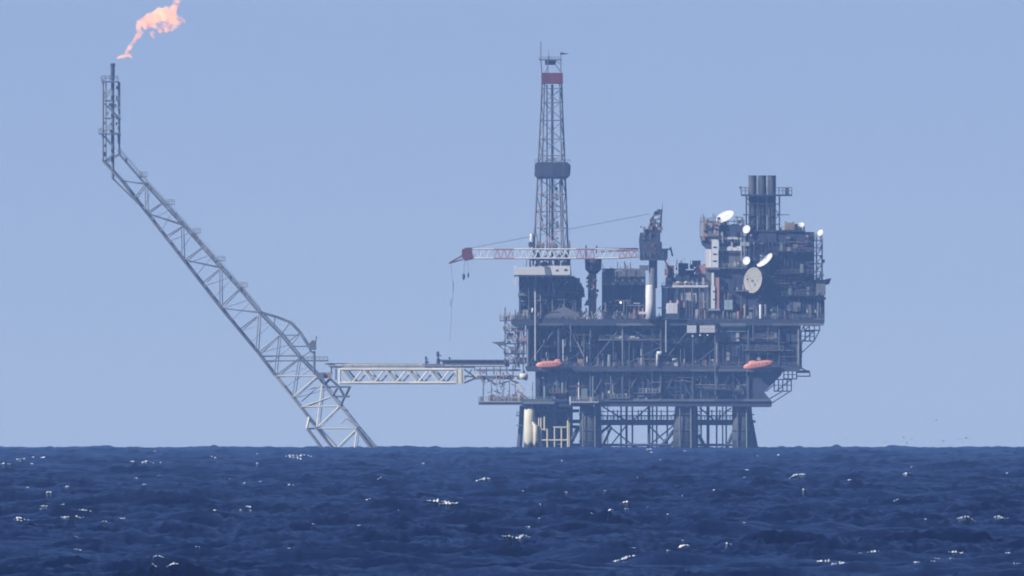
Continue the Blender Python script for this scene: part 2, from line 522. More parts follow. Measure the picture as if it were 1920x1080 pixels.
# sleeves and braces of the jacket
def br(a, b, r, mat='dark', name='brace'):
    return tube(name, a, b, r, mat, plat)
br((996, 790, 8), (1004, 799, 3), 3.6, 'cream', 'sleeve_brace')
br((979, 760, 60), (973, BOT, 60), 4.5)
br((975, 800, 70), (969, BOT, 70), 3.0)
br((1409, 788, 26), (1424, BOT, 26), 3.0)
br((1410, 790, 40), (1417, 790, 40), 2.2)
br((1126, 812, 36), (1147, 794, 36), 2.6)
br((1126, 846, 150), (1147, 800, 150), 2.4)
br((1085, 800, 40), (1062, 846, 40), 4.2)
br((1265, 806, 40), (1232, 846, 40), 3.4)
br((1265, 826, 150), (1250, 846, 150), 2.4)
br((1310, 815, 40), (1330, 852, 40), 3.4)
br((1374, 812, 40), (1358, 852, 40), 3.2)
for x, r, d in ((1175, 2.2, 60), (1186, 1.6, 80), (1217, 2.8, 40), (1224, 1.5, 90), (1315, 1.4, 60), (1327, 2.0, 60), (1362, 1.5, 60)):
    br((x, 761, d), (x, BOT, d), r, 'dark', 'riser_pipe')
for x0, x1 in ((1124, 1266), (1308, 1376)):
    box('girder', x0, x1, 787, 797, 34, 46, 'dark', plat)
    box('girder', x0, x1, 789, 796, 270, 282, 'dark', plat)
    br((x0, 771, 34), (x1, 771, 34), 0.7)
    br((x0, 779, 34), (x1, 779, 34), 0.9)
    handrail(x0, 787, 33, x1, 787, 33, plat, 'dark', 7, 0.6, 7)
    br((x0, 834, 36), (x1, 834, 36), 2.4)
for x in (1150, 1158, 1197, 1203, 1240, 1335, 1350):
    br((x, 768, 34), (x, 788, 34), 1.1, 'dark', 'hanger')
br((1020, 770, 60), (1086, 770, 60), 3.0)
br((1010, 800, 60), (1086, 800, 60), 3.0)
br((1010, 790, 200), (1390, 790, 200), 3.5)
br((1010, 834, 60), (1090, 834, 60), 3.0)
br((1000, 792, 30), (1000, 792, 280), 4)
br((1397, 792, 30), (1397, 792, 280), 4)
# well conductors under the drilling end
for k, x in enumerate((1019, 1027, 1035, 1043, 1051, 1059, 1068)):
    for j, d in enumerate((70, 110, 150)):
        br((x + 3 * j - 3, 760, d), (x + 3 * j - 3, BOT, d), 3.3, 'dark' if k % 3 else 'mid', 'conductor_pipe')

# decks
deck_up = box('deck', 958, 1546, 598, 606, 0, 320, 'dark', plat)
deck_low = box('deck', 985, 1503, 686, 692, -2, 310, 'dark', plat)
deck_cell = box('deck', 978, 1447, 752, 762, 0, 305, 'dark', plat)
deck_mid = box('deck', 1122, 1240, 635, 638, 4, 120, 'mid', plat)
box('deck', 1243, 1505, 641, 644, 12, 300, 'dark', plat)
box('deck', 990, 1120, 648, 650, 14, 120, 'dark', plat)
# edge beams
for x0, x1, y, dk in ((960, 1545, 608, deck_up), (987, 1500, 694, deck_low), (982, 1444, 750, deck_cell)):
    n = int((x1 - x0) / 48)
    for i in range(n):
        a = x0 + (x1 - x0) * i / n; b = x0 + (x1 - x0) * (i + 1) / n
        box('edge_beam', a + 0.4, b - 0.4, y - 2.2, y + 2.2, -3.5, -0.6, RC(['dark', 'dark', 'mid']), dk)
PANELS = ['hazed_clad'] * 6 + ['dark'] * 3 + ['mid', 'green']
# cladding panels: upper tier set back behind the columns, right end flush
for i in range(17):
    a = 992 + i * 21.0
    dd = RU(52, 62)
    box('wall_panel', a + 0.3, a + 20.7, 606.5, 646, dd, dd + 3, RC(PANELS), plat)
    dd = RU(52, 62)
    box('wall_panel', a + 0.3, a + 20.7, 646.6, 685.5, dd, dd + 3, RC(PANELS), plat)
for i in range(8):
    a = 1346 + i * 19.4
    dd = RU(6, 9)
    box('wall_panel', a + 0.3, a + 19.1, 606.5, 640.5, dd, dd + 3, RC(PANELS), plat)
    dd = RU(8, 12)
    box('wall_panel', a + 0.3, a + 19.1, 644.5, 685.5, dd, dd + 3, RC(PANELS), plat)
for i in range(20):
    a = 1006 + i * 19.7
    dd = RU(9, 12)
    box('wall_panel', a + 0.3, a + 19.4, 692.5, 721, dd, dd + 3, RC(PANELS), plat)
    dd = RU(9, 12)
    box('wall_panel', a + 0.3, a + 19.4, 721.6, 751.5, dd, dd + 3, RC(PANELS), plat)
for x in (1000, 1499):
    box('wall_panel', x, x + 3, 606.5, 685.5, 64, 300, 'hazed_clad', plat)
prism('end_module', [(1402, 692.5), (1470, 692.5), (1464, 704), (1433, 735), (1447, 752), (1444, 763), (1402, 763)], 6, 300, 'hazed_clad', plat)
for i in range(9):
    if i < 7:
        box('wall_panel', 1004 + i * 55, 1004 + i * 55 + 54, 692.5, 751.5, 300, 303, 'hazed_clad', plat)
    box('wall_panel', 1004 + i * 55, 1004 + i * 55 + 54, 606.5, 685.5, 304, 307, 'hazed_clad', plat)
# columns, knee braces and girders on the face
cols = [990, 1048, 1108, 1168, 1240, 1300, 1345, 1404, 1462, 1498]
for k, x in enumerate(cols):
    tube('column', (x, 606, 4), (x, 686, 4), 2.6, 'dark' if k % 3 else 'mid', plat)
    if x > 1000 and x < 1460:
        tube('column', (x, 692, 5), (x, 752, 5), 2.8, 'dark', plat)
for i in range(len(cols) - 1):
    a, b = cols[i], cols[i + 1]
    if b < 1350:
        if i % 2:
            br((a, 608, 6), (b, 648, 6), 1.5, 'dark'); br((b, 650, 6), (a, 685, 6), 1.4)
        else:
            br((b, 608, 6), (a, 684, 6), 1.6, 'dark')
    if a > 1000 and b < 1462:
        br((a, 750, 8), ((a + b) / 2, 694, 8), 1.8); br((b, 750, 8), ((a + b) / 2, 694, 8), 1.8)

def clutter(parent, x0, x1, ytop, ybot, d0, d1, n, light=0.3):
    """deck equipment: vessels, cabinets, pipes, skids standing on y=ybot or hung below ytop"""
    H = ybot - ytop
    for i in range(n):
        k = random.random()
        x = RU(x0, x1); d = RU(d0, d1)
        mat = RC(['light', 'white', 'teal', 'rust', 'cream', 'tan', 'pink']) if random.random() < light else RC(['dark', 'mid', 'mid', 'rust', 'green'])
        if k < 0.24:
            r = RU(1.2, 3.6); h = RU(0.25, 0.75) * H
            tube('vessel', (x, ybot, d), (x, ybot - h, d), r, mat, parent, 'vessel')
        elif k < 0.46:
            w = RU(3, 12); h = RU(0.12, 0.42) * H
            box('cabinet', x - w / 2, x + w / 2, ybot - h, ybot, d, d + RU(4, 12), mat, parent)
        elif k < 0.72:
            r = RU(0.5, 1.1)
            tube('pipe', (x, ybot, d), (x, ytop + RU(0, 0.4) * H, d), r, mat, parent)
        elif k < 0.90:
            y = RU(ytop + 0.05 * H, ybot - 0.1 * H); w = RU(8, 40)
            tube('pipe', (max(x0, x - w / 2), y, d), (min(x1, x + w / 2), y, d), RU(0.5, 1.2), mat, parent)
        else:
            w = RU(2, 5); y = RU(ytop, ytop + 0.3 * H)
            box('junction_box', x - w / 2, x + w / 2, y, y + RU(2, 6), d, d + 3, mat, parent)

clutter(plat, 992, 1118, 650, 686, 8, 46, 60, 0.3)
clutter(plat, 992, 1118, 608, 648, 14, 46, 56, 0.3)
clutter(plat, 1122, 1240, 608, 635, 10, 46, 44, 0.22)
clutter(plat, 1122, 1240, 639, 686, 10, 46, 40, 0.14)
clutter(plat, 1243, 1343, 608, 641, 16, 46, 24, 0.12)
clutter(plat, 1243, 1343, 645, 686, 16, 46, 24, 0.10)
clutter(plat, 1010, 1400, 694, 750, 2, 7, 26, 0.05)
clutter(plat, 1100, 1200, 728, 752, 3, 12, 14, 0.3)
# faint long vertical pipes down the face
for x, y0, y1, r, mat in ((1004, 515, 676, 1.8, 'light'), (1056, 636, 676, 1.0, 'white'), (1112, 705, 751, 1.4, 'green'), (1249, 600, 660, 1.6, 'light'),
                          (1341, 605, 740, 1.0, 'mid'), (1070, 606, 660, 0.8, 'mid'), (1095, 625, 680, 0.9, 'mid'), (1150, 640, 686, 0.7, 'mid'),
                          (1180, 640, 686, 0.8, 'mid'), (1205, 640, 686, 0.7, 'mid'), (1412, 610, 640, 0.8, 'mid'), (1440, 612, 640, 0.8, 'mid'), (1375, 700, 748, 0.8, 'dark')):
    tube('pipe', (x, y0, -5), (x, y1, -5), r, mat, plat)
br((1082, 640, -3), (1098, 676, -3), 0.9, 'light'); br((1068, 612, -3), (1080, 640, -3), 0.9, 'mid')
for x0, x1, y in ((1124, 1238, 635), (1245, 1342, 641), (1402, 1500, 641)):
    handrail(x0, y, 5 if x0 < 1240 else 13, x1, y, 5 if x0 < 1240 else 13, plat, 'mid', 6, 0.35)
handrail(988, 686, -1, 1500, 686, -1, deck_low, 'mid', 6.5, 0.4)
handrail(962, 598, 1, 1544, 598, 1, deck_up, 'mid', 6.5, 0.4)
# pipe bundle with a light coloured sheet pile on the mid deck
for i in range(7):
    tube('stored_pipe', (1152 + RU(-3, 3), 633.5 - (i % 3) * 2.1, 7 + i * 2), (1195 + RU(-6, 4), 633.5 - (i % 3) * 2.1, 7 + i * 2), 1.05, RC(['light', 'green', 'cream']), plat)
# edge strip of rusty equipment on the upper deck edge
for i in range(46):
    x = RU(985, 1240); w = RU(2, 7)
    box('deck_fitting', x, x + w, 598 - RU(2, 7), 598, RU(2, 12), RU(13, 20), RC(['rust', 'pink', 'mid', 'tan', 'dark']), plat)
for i in range(30):
    x = RU(1000, 1335); w = RU(3, 10)
    box('deck_fitting', x, x + w, 686 - RU(2, 6), 686, RU(0, 4), RU(5, 9), RC(['rust', 'mid', 'pink', 'dark', 'rust']), plat)

# white louvre boxes with lamps under the upper deck
lb = thing('louvre_panel', 'white slatted louvre panel under the upper deck beside pink louvre panel', 'louvre', P(1297, 624, 2))
box('backing', 1288, 1306, 610, 624, -8, -5, 'light', lb)
for i in range(5):
    box('slat', 1288.5, 1305.5, 610.3 + i * 2.75, 612.4 + i * 2.75, -9.5, -8.05, 'white_clean', lb)
lb = thing('louvre_panel', 'pale pink slatted louvre panel under the upper deck', 'louvre', P(1326, 624, 2))
box('backing', 1312, 1341, 610, 623.6, -8, -5, 'light', lb)
for i in range(5):
    box('slat', 1312.5, 1340.5, 610.3 + i * 2.7, 612.2 + i * 2.7, -9.5, -8.05, 'white', lb)
box('wall_panel', 1349, 1398, 610, 622, 4, 5.9, 'green', plat)
for x in (1290, 1304, 1314, 1339):
    box('hanger', x, x + 1.5, 604, 610.5, -7.5, -0.3, 'dark', plat)
M['lamp'] = bpy.data.materials.new('lit_floodlight')
M['lamp'].use_nodes = True
_b = M['lamp'].node_tree.nodes['Principled BSDF']
_b.inputs['Base Color'].default_value = (0.9, 0.9, 0.85, 1)
_b.inputs['Emission Color'].default_value = (1.0, 0.93, 0.85, 1)
_b.inputs['Emission Strength'].default_value = 1.6
def lamp(x, y, d, r, label, mat='lamp', post=None):
    t = thing('floodlight', label, 'lamp', P(x, y + r, d), 'floodlights')
    lathe('lens', [(0.01, -0.6), (r * 0.8, -0.5), (r, 0.0), (r * 0.9, 0.3), (0.01, 0.4)], (x, y, d), (0, -1, -0.1), mat, t, 12)
    lathe('housing', [(r * 1.05, -1.2), (r * 1.1, 0), (r * 0.6, 2.2), (0.01, 2.4)], (x, y, d + 1.0), (0, 1, 0.1), 'mid', t, 12)
    tube('bracket', (x, y, d + 2.2), post or (x, y - 6, d + 2.2), 0.5, 'dark', t)
    return t
for x, y in ((1299, 630), (1313, 628.5), (1327, 628.5)):
    lamp(x, y, -8, 1.9, 'white floodlight hanging below the louvre panels', 'white_clean')['group'] = 'floodlights below the louvre panels'
lamp(1164, 567, -2, 2.1, 'lit floodlight shining on the upper deck beside the dark shed', 'lamp', (1164, 598.5, 0.2))

# white curved vent on the lower deck
wv = thing('vent_cowl', 'white bent vent cowl standing on the lower deck', 'vent', P(1234, 686, -3))
lathe('shaft', [(3.0, 0), (3.0, 20), (3.4, 21), (3.4, 22)], (1233, 686, -3), (0, 0, 1), 'white', wv, 14)
tube('hood', (1231.5, 662.5, -3), (1240, 662.5, -3), 4.4, 'white', wv, 'vessel')
tube('flange', (1240, 662.5, -3), (1241, 662.5, -3), 5.2, 'mid', wv, 'vessel')

# ---------------- left side: stair tower and walkways
st = thing('stair_tower', 'open scaffold stair tower with walkways hung on the deck edge beside bridge', 'stair tower', P(962, 690, 20))
for x, y0, y1 in ((947, 576, 688), (966, 580, 692), (981, 590, 700)):
    for d in (6, 46):
        tube('post', (x, y0, d), (x, y1, d), 1.2, RC(['mid', 'rust', 'tower']), st)
levels = (600, 619, 643, 662, 680)
for i, y in enumerate(levels):
    x0 = 937 if i == 0 else 945
    ln = box('landing', x0, 986, y, y + 2.2, 2, 50, RC(['mid', 'rust', 'dark']), st)
    handrail(x0, y, 2, 984, y, 2, ln, 'tower', 7, 0.45, 8)
    handrail(x0, y, 2, x0, y, 50, ln, 'tower', 7, 0.45, 8)
for i in range(4):
    y0, y1 = levels[i], levels[i + 1]
    a, b = (950, 978) if i % 2 else (978, 950)
    segs = [((a, y0, 24), (b, y1, 24), 0.7), ((a, y0, 30), (b, y1, 30), 0.7)]
    for k in range(1, 7):
        t = k / 7
        segs.append(((a + (b - a) * t, y0 + (y1 - y0) * t, 24), (a + (b - a) * t, y0 + (y1 - y0) * t, 30), 0.5))
    tubes('stair_flight', segs, 'mid', st)
    tube('brace', (947, y0 + 2, 6), (966, y1, 6), 0.8, 'tower', st)
box('screen_panel', 950, 963, 624, 636, 8, 9, 'light', st)
box('screen_panel', 954, 964, 650, 660, 8, 9, 'white', st)
box('screen_panel', 952, 981, 609, 614, 5, 6, 'teal', st)
box('screen_panel', 978, 992, 632, 640, 5, 6, 'pink', st)
prism('bracket_platform', [(921, 641), (947, 640), (947, 648), (935, 647)], 8, 40, 'mid', st)
tube('brace', (934, 646, 10), (948, 658, 10), 0.9, 'mid', st)
tube('brace', (934, 646, 38), (948, 658, 38), 0.9, 'mid', st)
for i in range(26):
    x = RU(958, 988); y = RC((600, 619, 643, 662, 680)); w = RU(2, 6)
    box('fitting', x, x + w, y - RU(3, 12), y, RU(6, 20), RU(22, 34), RC(['rust', 'pink', 'mid', 'light', 'tan', 'dark']), st)
for i in range(16):
    x = RU(967, 992)
    tube('pipe', (x, RU(580, 620), RU(4, 30)), (x, RU(640, 690), RU(4, 30)), RU(0.6, 1.4), RC(['rust', 'pink', 'mid', 'light']), st)

for i in range(44):
    x = RU(940, 990); y = RC((600, 600, 619, 643, 643, 662, 680)); w = RU(1.5, 5)
    box('fitting', x, x + w, y - RU(2, 10), y, RU(3, 10), RU(12, 22), RC(['light', 'pink', 'mid', 'tan', 'rust', 'white', 'teal']), st)
for i in range(24):
    x = RU(946, 990); y = RU(592, 684)
    tube('scaffold_tube', (x, y, RU(2, 8)), (x + RU(-14, 14), y + RU(-14, 14), RU(8, 40)), RU(0.45, 0.9), RC(['light', 'mid', 'pink', 'rust']), st)

# lower left landing platform below the bridge
lp = thing('access_platform', 'railed access platform hung under the bridge end with pipework', 'platform', P(938, 760, 20))
fl_ = box('floor', 897, 981, 753, 759, 4, 60, 'mid', lp)
box('edge_beam', 897, 980, 751.5, 754, 1.5, 4, 'light', lp)
handrail(898, 752, 3, 980, 752, 3, fl_, 'light', 9, 0.5, 7)
handrail(898, 752, 3, 898, 752, 58, fl_, 'light', 9, 0.5, 7)
for x, y0, y1, r, mat in ((906, 708, 752, 1.1, 'mid'), (931, 690, 752, 1.1, 'light'), (921, 712, 752, 0.8, 'mid'), (944, 700, 752, 0.9, 'light'), (955, 706, 752, 0.9, 'mid'), (966, 706, 752, 0.9, 'rust')):
    tube('hanger', (x, y0, 8), (x, y1, 8), r, mat, lp)
box('support_arm', 894, 976, 704, 711, 10, 22, 'mid', lp)
tube('brace', (914, 711, 14), (934, 722, 14), 1.1, 'rust', lp)
tube('brace', (970, 719, 6), (984, 733, 6), 2.0, 'cream', lp)
tube('brace', (972, 734, 6), (990, 748, 6), 1.8, 'pink', lp)
lathe('joint', [(0.01, -8), (5.5, -7), (6.2, 0), (5.5, 7), (0.01, 8)], (982, 705, 8), (1, 0, 0.15), 'cream', lp, 14)
for i in range(30):
    x = RU(912, 976); w = RU(2, 8); h = RU(3, 14)
    box('equipment', x, x + w, 753 - h, 753, RU(8, 24), RU(26, 50), RC(['rust', 'mid', 'mid', 'dark', 'pink', 'light']), lp)
for i in range(14):
    x = RU(920, 975); y = RU(712, 745)
    tube('pipe', (x, y, RU(8, 40)), (x + RU(-16, 16), y + RU(-4, 8), RU(8, 40)), RU(0.6, 1.3), RC(['rust', 'mid', 'light', 'pink']), lp)
for i in range(40):
    x = RU(904, 978); y = RU(712, 752)
    tube('pipe', (x, y, RU(4, 30)), (x + RU(-9, 9), y + RU(-12, 2), RU(4, 40)), RU(0.5, 1.1), RC(['rust', 'mid', 'light', 'pink', 'cream', 'light']), lp)
for i in range(20):
    x = RU(900, 972); w = RU(2, 6)
    box('equipment', x, x + w, 746 - RU(0, 5), 752.5, RU(5, 12), RU(14, 24), RC(['light', 'cream', 'mid', 'green', 'tan']), lp)
for i in range(16):
    x = RU(896, 984); w = RU(2, 7); y = RU(694, 712)
    box('joint_fitting', x, x + w, y, y + RU(2, 6), RU(4, 9), 14, RC(['light', 'pink', 'mid', 'white', 'rust']), lp)
box('floor', 980, 1040, 752.5, 757, -4, -0.5, 'green', lp)
handrail(985, 752, -3, 1035, 752, -3, lp, 'green', 8, 0.5, 7)
tube('post', (998, 716, 0), (998, 760, 0), 1.2, 'light', lp)

mp = thing('access_platform', 'small railed ledge with a white post on the cellar deck edge', 'platform', P(1094, 758, -6))
box('floor', 1067, 1122, 752, 755, -12, -0.7, 'light', mp)
handrail(1068, 752, -11, 1121, 752, -11, mp, 'light', 8, 0.5, 7)
tube('post', (1069.5, 743, -11), (1069.5, 758, -11), 1.2, 'white', mp)
tube('hanger', (1075, 755, -8), (1075, 762, -8), 1.0, 'light', mp)
tube('hanger', (1114, 755, -8), (1114, 762, -8), 1.0, 'light', mp)
box('cabinet', 1105, 1112, 745, 752, -9, -4, 'cream', mp)

# yellow boat landing frames in front of the conductors
bl = thing('boat_landing', 'faded yellow tubular boat landing frame at the waterline', 'boat landing', P(1040, 850, 10))
for x, y0, y1, r in ((1010.5, 783, 856, 1.1), (1014.5, 783, 856, 1.2), (1021, 781, 807, 1.3), (1026.5, 806, 856, 1.3), (1040, 801, 856, 0.9), (1053, 800, 856, 1.1), (1065, 788, 856, 1.4), (1067.5, 792, 856, 0.9)):
    tube('fender_post', (x, y0, 4), (x, y1, 4), r + 0.35, 'yellow', bl)
for x0, x1, y, r in ((1037, 1066, 801, 1.2), (1014, 1066, 825, 1.2), (1013, 1027, 805, 1.3)):
    tube('rail', (x0, y, 4), (x1, y, 4), r + 0.3, 'yellow', bl)
for x in (1014, 1040, 1066):
    tube('strut', (x, 812, 4), (x, 812, 70), 1.2, 'yellow', bl)
    tube('strut', (x, 785 if x != 1040 else 801, 4), (x, 785 if x != 1040 else 801, 70), 1.0, 'yellow', bl)
for y in (778, 796):
    box('ladder_platform', 968, 985, y, y + 2, 26, 40, 'mid', plat)
handrail(969, 778, 27, 984, 778, 27, plat, 'mid', 6, 0.5, 5)

# right side stepped walkways
rw = thing('stair_walkway', 'stepped cantilevered stair walkways hanging off the plain dark platform end', 'stairs', P(1500, 735, 20))
def cage(x0, x1, y0, y1, d0, d1, nx, rr=0.9):
    box('floor', x0, x1, y1 - 1, y1 + 1.2, d0, d1, 'dark', rw)
    for i in range(nx + 1):
        x = x0 + (x1 - x0) * i / nx
        for d in (d0 + 1, d1 - 1):
            tube('post', (x, y0, d), (x, y1, d), rr, 'dark', rw)
    for d in (d0 + 1, d1 - 1):
        tube('rail', (x0, y0, d), (x1, y0, d), rr, 'dark', rw)
        tube('rail', (x0, (y0 + y1) / 2, d), (x1, (y0 + y1) / 2, d), rr * 0.7, 'dark', rw)
    tube('rail', (x1, y0, d0), (x1, y0, d1), rr, 'dark', rw)
cage(1508, 1537, 602, 619, 14, 60, 3)
cage(1502, 1527, 621, 639, 14, 60, 3)
cage(1474, 1503, 645, 671, 12, 60, 4)
cage(1470, 1494, 694, 710, 12, 60, 3)
cage(1452, 1484, 711, 733, 12, 60, 4)
box('floor', 1494, 1518, 694, 699, 14, 50, 'dark', rw)
tube('rail', (1495, 705, 14), (1519, 705, 14), 1.0, 'dark', rw)
tube('post', (1518, 697, 14), (1519, 706, 14), 1.0, 'dark', rw)
tube('brace', (1500, 688, 16), (1517, 698, 16), 1.2, 'dark', rw)
for a, b in (((1526, 640, 16), (1502, 662, 16)), ((1537, 619, 16), (1526, 640, 16)), ((1482, 733, 16), (1446, 756, 16)), ((1468, 733, 16), (1442, 748, 16)), ((1502, 642, 20), (1503, 692, 20)), ((1512, 600, 20), (1502, 622, 20)), ((1452, 720, 20), (1436, 734, 20))):
    tube('brace', a, b, 1.0, 'dark', rw)
tubes('stair_flight', [((1530, 602, 30), (1508, 619, 30), 0.9), ((1526, 621, 30), (1504, 639, 30), 0.9), ((1500, 646, 30), (1476, 671, 30), 0.9), ((1482, 712, 30), (1456, 733, 30), 0.9)], 'dark', rw)
prism('gusset', [(1485, 671), (1503, 671), (1503, 692), (1475, 692)], 8, 40, 'dark', rw)

# ------------------------------------------------------------------ lifeboats
def lifeboat(x0, x1, ytop, ybot, d, tower_left, tilt_px, label):
    L = x1 - x0; H = ybot - ytop; t = thing('lifeboat', label, 'lifeboat', P((x0 + x1) / 2, ybot, d), 'lifeboats')
    n = 14; ns = 22
    def hull(name, mat, secs):
        bm = bmesh.new(); rings = []
        for s, yc, hh, ww in secs:
            ring = []
            for k in range(n):
                a = 2 * math.pi * k / n
                ca, sa = math.cos(a), math.sin(a)
                e = 0.75
                ring.append(bm.verts.new(P(s, yc - math.copysign(abs(sa) ** e, sa) * hh, d + math.copysign(abs(ca) ** e, ca) * ww)))
            rings.append(ring)
        for i in range(len(rings) - 1):
            for k in range(n):
                bm.faces.new((rings[i][k], rings[i][(k + 1) % n], rings[i + 1][(k + 1) % n], rings[i + 1][k]))
        bm.faces.new(rings[0]); bm.faces.new(rings[-1])
        bmesh.ops.recalc_face_normals(bm, faces=bm.faces)
        return mesh_obj(name, bm, mat, t, smooth=True)
    secs = []
    for i in range(ns + 1):
        u = i / ns
        e = max(0.06, 1 - abs(2 * u - 1) ** 3.2) ** 0.55
        secs.append((x0 + L * u, ytop + 0.56 * H + tilt_px * (0.5 - u) , 0.40 * H * e, 5.2 * e))
    hl = hull('hull', 'orange', secs)
    u0, u1 = (0.16, 0.42) if tower_left else (0.66, 0.92)
    tw = []
    for i in range(7):
        u = i / 6
        e = max(0.15, 1 - abs(2 * u - 1) ** 3) ** 0.5
        uu = u0 + (u1 - u0) * u
        tw.append((x0 + L * uu, ytop + 0.28 * H + tilt_px * (0.5 - uu), 0.26 * H * e, 2.6 * e))
    hull('canopy_tower', 'orange', tw)
    for i in range(5):
        uu = 0.25 + 0.12 * i
        box('window', x0 + L * uu, x0 + L * uu + 2.2, ytop + 0.42 * H + tilt_px * (0.5 - uu), ytop + 0.42 * H + 1.5 + tilt_px * (0.5 - uu), d - 5.25, d - 4.6, 'glass', hl)
    tube('keel', (x0 + 0.12 * L, ybot - 0.6 + tilt_px * 0.3, d), (x1 - 0.12 * L, ybot - 0.6 - tilt_px * 0.3, d), 0.7, 'white', t)
    for uu in (0.2, 0.8):
        x = x0 + L * uu
        tubes('davit', [((x, ytop + 0.3 * H, d), (x, ytop - 16, d), 0.35), ((x, ytop - 16, d), (x, ytop - 18, d + 12), 0.8), ((x, ytop - 18, d + 12), (x, ybot + 6, d + 12), 0.8)], 'dark', t)
    return t
lifeboat(1005, 1056, 673.5, 691, -14, False, 2, 'orange enclosed lifeboat hanging level on the deck edge below the derrick')
lifeboat(1394, 1451, 673.5, 692, -14, True, 8, 'orange enclosed lifeboat hanging tilted on the plain dark platform end')

# pipes, ladders and stiffeners that dress the legs, the lower tier and the plain end
for x, d in ((1093, 8), (1116, 8.5), (1121, 12), (1275, 4), (1296, 4.5), (1303, 9), (1384, 9), (1400, 9.5)):
    tube('caisson', (x, 762, d), (x + RU(-1, 1), BOT, d - 1), RU(1.0, 2.0), RC(['mid', 'dark', 'green', 'mid']), plat)
for y in (776, 806, 826):
    for x, r in ((1107, 22.2), (1286.5, 25.0), (1393.5, 21.5)):
        tube('ring_stiffener', (x, y, 30), (x, y + 2.2, 30), r + (0.6 if y > 800 and x > 1380 else 0), 'dark', plat, 'vessel')
ladder(1130, 762, 850, 26, plat, 'mid'); ladder(1313, 762, 850, 26, plat, 'mid')
for x in (1140, 1165, 1232, 1252, 1330, 1345, 1356):
    tube('riser_pipe', (x, 762, RU(120, 220)), (x, BOT, RU(120, 220)), RU(0.9, 1.8), 'dark', plat)
for a, b2 in (((1130, 762, 60), (1175, 789, 60)), ((1217, 762, 60), (1186, 789, 60)), ((1217, 797, 60), (1258, 840, 60)), ((1175, 797, 60), (1140, 842, 60)), ((1312, 764, 60), (1340, 788, 60)), ((1372, 764, 60), (1342, 788, 60)), ((1140, 797, 200), (1200, 845, 200)), ((1265, 797, 200), (1205, 845, 200))):
    br(a, b2, 1.3)
# lower tier: stiffener ribs, cable trays, small landings
for i in range(40):
    x = 1008 + i * 9.9
    box('rib', x, x + 0.9, 696, 748, 6.8, 8.8, RC(['dark', 'dark', 'hazed_clad']), plat)
for i in range(34):
    x = RU(1008, 1380); y = RU(698, 744); w = RU(8, 46)
    tube('cable_tray', (x, y, RU(2, 9)), (min(1400, x + w), y, RU(2, 9)), RU(0.5, 1.0), RC(['mid', 'dark', 'rust', 'mid', 'green']), plat)
for x0, x1, y in ((1140, 1182, 745), (1200, 1236, 735), (1320, 1372, 728), (1030, 1062, 735)):
    bx_ = box('landing', x0, x1, y, y + 1.8, -6, 6, RC(['mid', 'rust']), plat)
    handrail(x0, y, -5.5, x1, y, -5.5, bx_, RC(['mid', 'green', 'light']), 6.5, 0.45, 6)
for x, y in ((1150, 738), (1156, 741), (1166, 743), (1172, 740), (1177, 744), (1146, 742)):
    box('valve_box', x, x + RU(1.5, 4), y - RU(1, 5), 745, -4, 0, RC(['cream', 'light', 'green', 'tan']), plat)
# plain end of the upper tiers: doors, ribs, cable runs, a long walkway
for i in range(24):
    x = 1349 + i * 6.3
    box('rib', x, x + 0.8, 646, 684, 6.0, 7.9, RC(['dark', 'hazed_clad', 'mid']), plat)
for i in range(22):
    x = RU(1350, 1480); y = RU(612, 682); w = RU(6, 40)
    tube('cable_tray', (x, y, RU(2, 5)), (min(1500, x + w), y, RU(2, 5)), RU(0.45, 0.9), RC(['mid', 'dark', 'mid', 'rust']), plat)
for x, y in ((1362, 660), (1420, 660), (1466, 660), (1380, 624), (1452, 624)):
    box('door', x, x + 6, y, y + 15.5, 4.6, 5.9, RC(['mid', 'green', 'light']), plat)
box('walkway', 1392, 1470, 655, 657, -5, 5, 'mid', plat)
handrail(1392, 655, -4.5, 1470, 655, -4.5, plat, 'mid', 6.5, 0.4, 8)
# scaffold clutter along both main deck edges
for i in range(60):
    x = RU(975, 1500); y = RC((598, 598, 686)); hgt = RU(4, 15)
    tube('stanchion', (x, y, RU(1, 8)), (x + RU(-1, 1), y - hgt, RU(1, 8)), RU(0.4, 0.8), RC(['rust', 'mid', 'pink', 'light', 'tan']), plat)
# ------------------------------------------------------------------ drilling module under the derrick
dm = thing('drilling_module', 'dark cluttered drilling module with white parapet under the derrick', 'drilling module', P(1032, 598, 60))
for i in range(8):
    a = 974 + i * 14.6
    dd = RU(40, 52)
    box('wall_panel', a + 0.2, a + 14.3, 517 + (0 if i < 7 else 14), 556, dd, dd + 3, 'hazed_clad', dm)
    dd = RU(40, 52)
    box('wall_panel', a + 0.2, a + 14.3, 556.5, 597.5, dd, dd + 3, 'hazed_clad', dm)
for i in range(4):
    box('wall_panel', 973, 975, 517, 597.5, 56 + i * 36, 90 + i * 36, 'hazed_clad', dm)
    box('wall_panel', 1089, 1091, 530, 597.5, 56 + i * 36, 90 + i * 36, 'hazed_clad', dm)
for i in range(6):
    box('wall_panel', 975 + i * 19, 993 + i * 19, 520, 597.5, 200, 203, 'hazed_clad', dm)
box('floor', 972, 1070, 514, 518, 2, 200, 'dark', dm)
box('floor', 972, 1094, 554, 557, 8, 200, 'dark', dm)
prism('sloped_wing', [(1066, 516), (1080, 520), (1095, 540), (1097, 556), (1066, 556)], 20, 180, 'dark', dm)
box('parapet', 965, 1022, 500, 515, -29, -26, 'white', dm)
box('parapet_floor', 964, 1070, 515.3, 518, -29, 1.8, 'dark', dm)
pr_ = box('parapet', 1029, 1069, 498, 515.2, -29, -26, 'white', dm)
box('parapet', 964.5, 968, 498, 515.2, -25.8, 60, 'white', dm)
box('parapet', 964.5, 967, 518.3, 536, -4, 60, 'white', dm)
prism('chute', [(1020, 497), (1030, 500), (1034, 516), (1022, 515)], -30, -24, 'mid', dm)
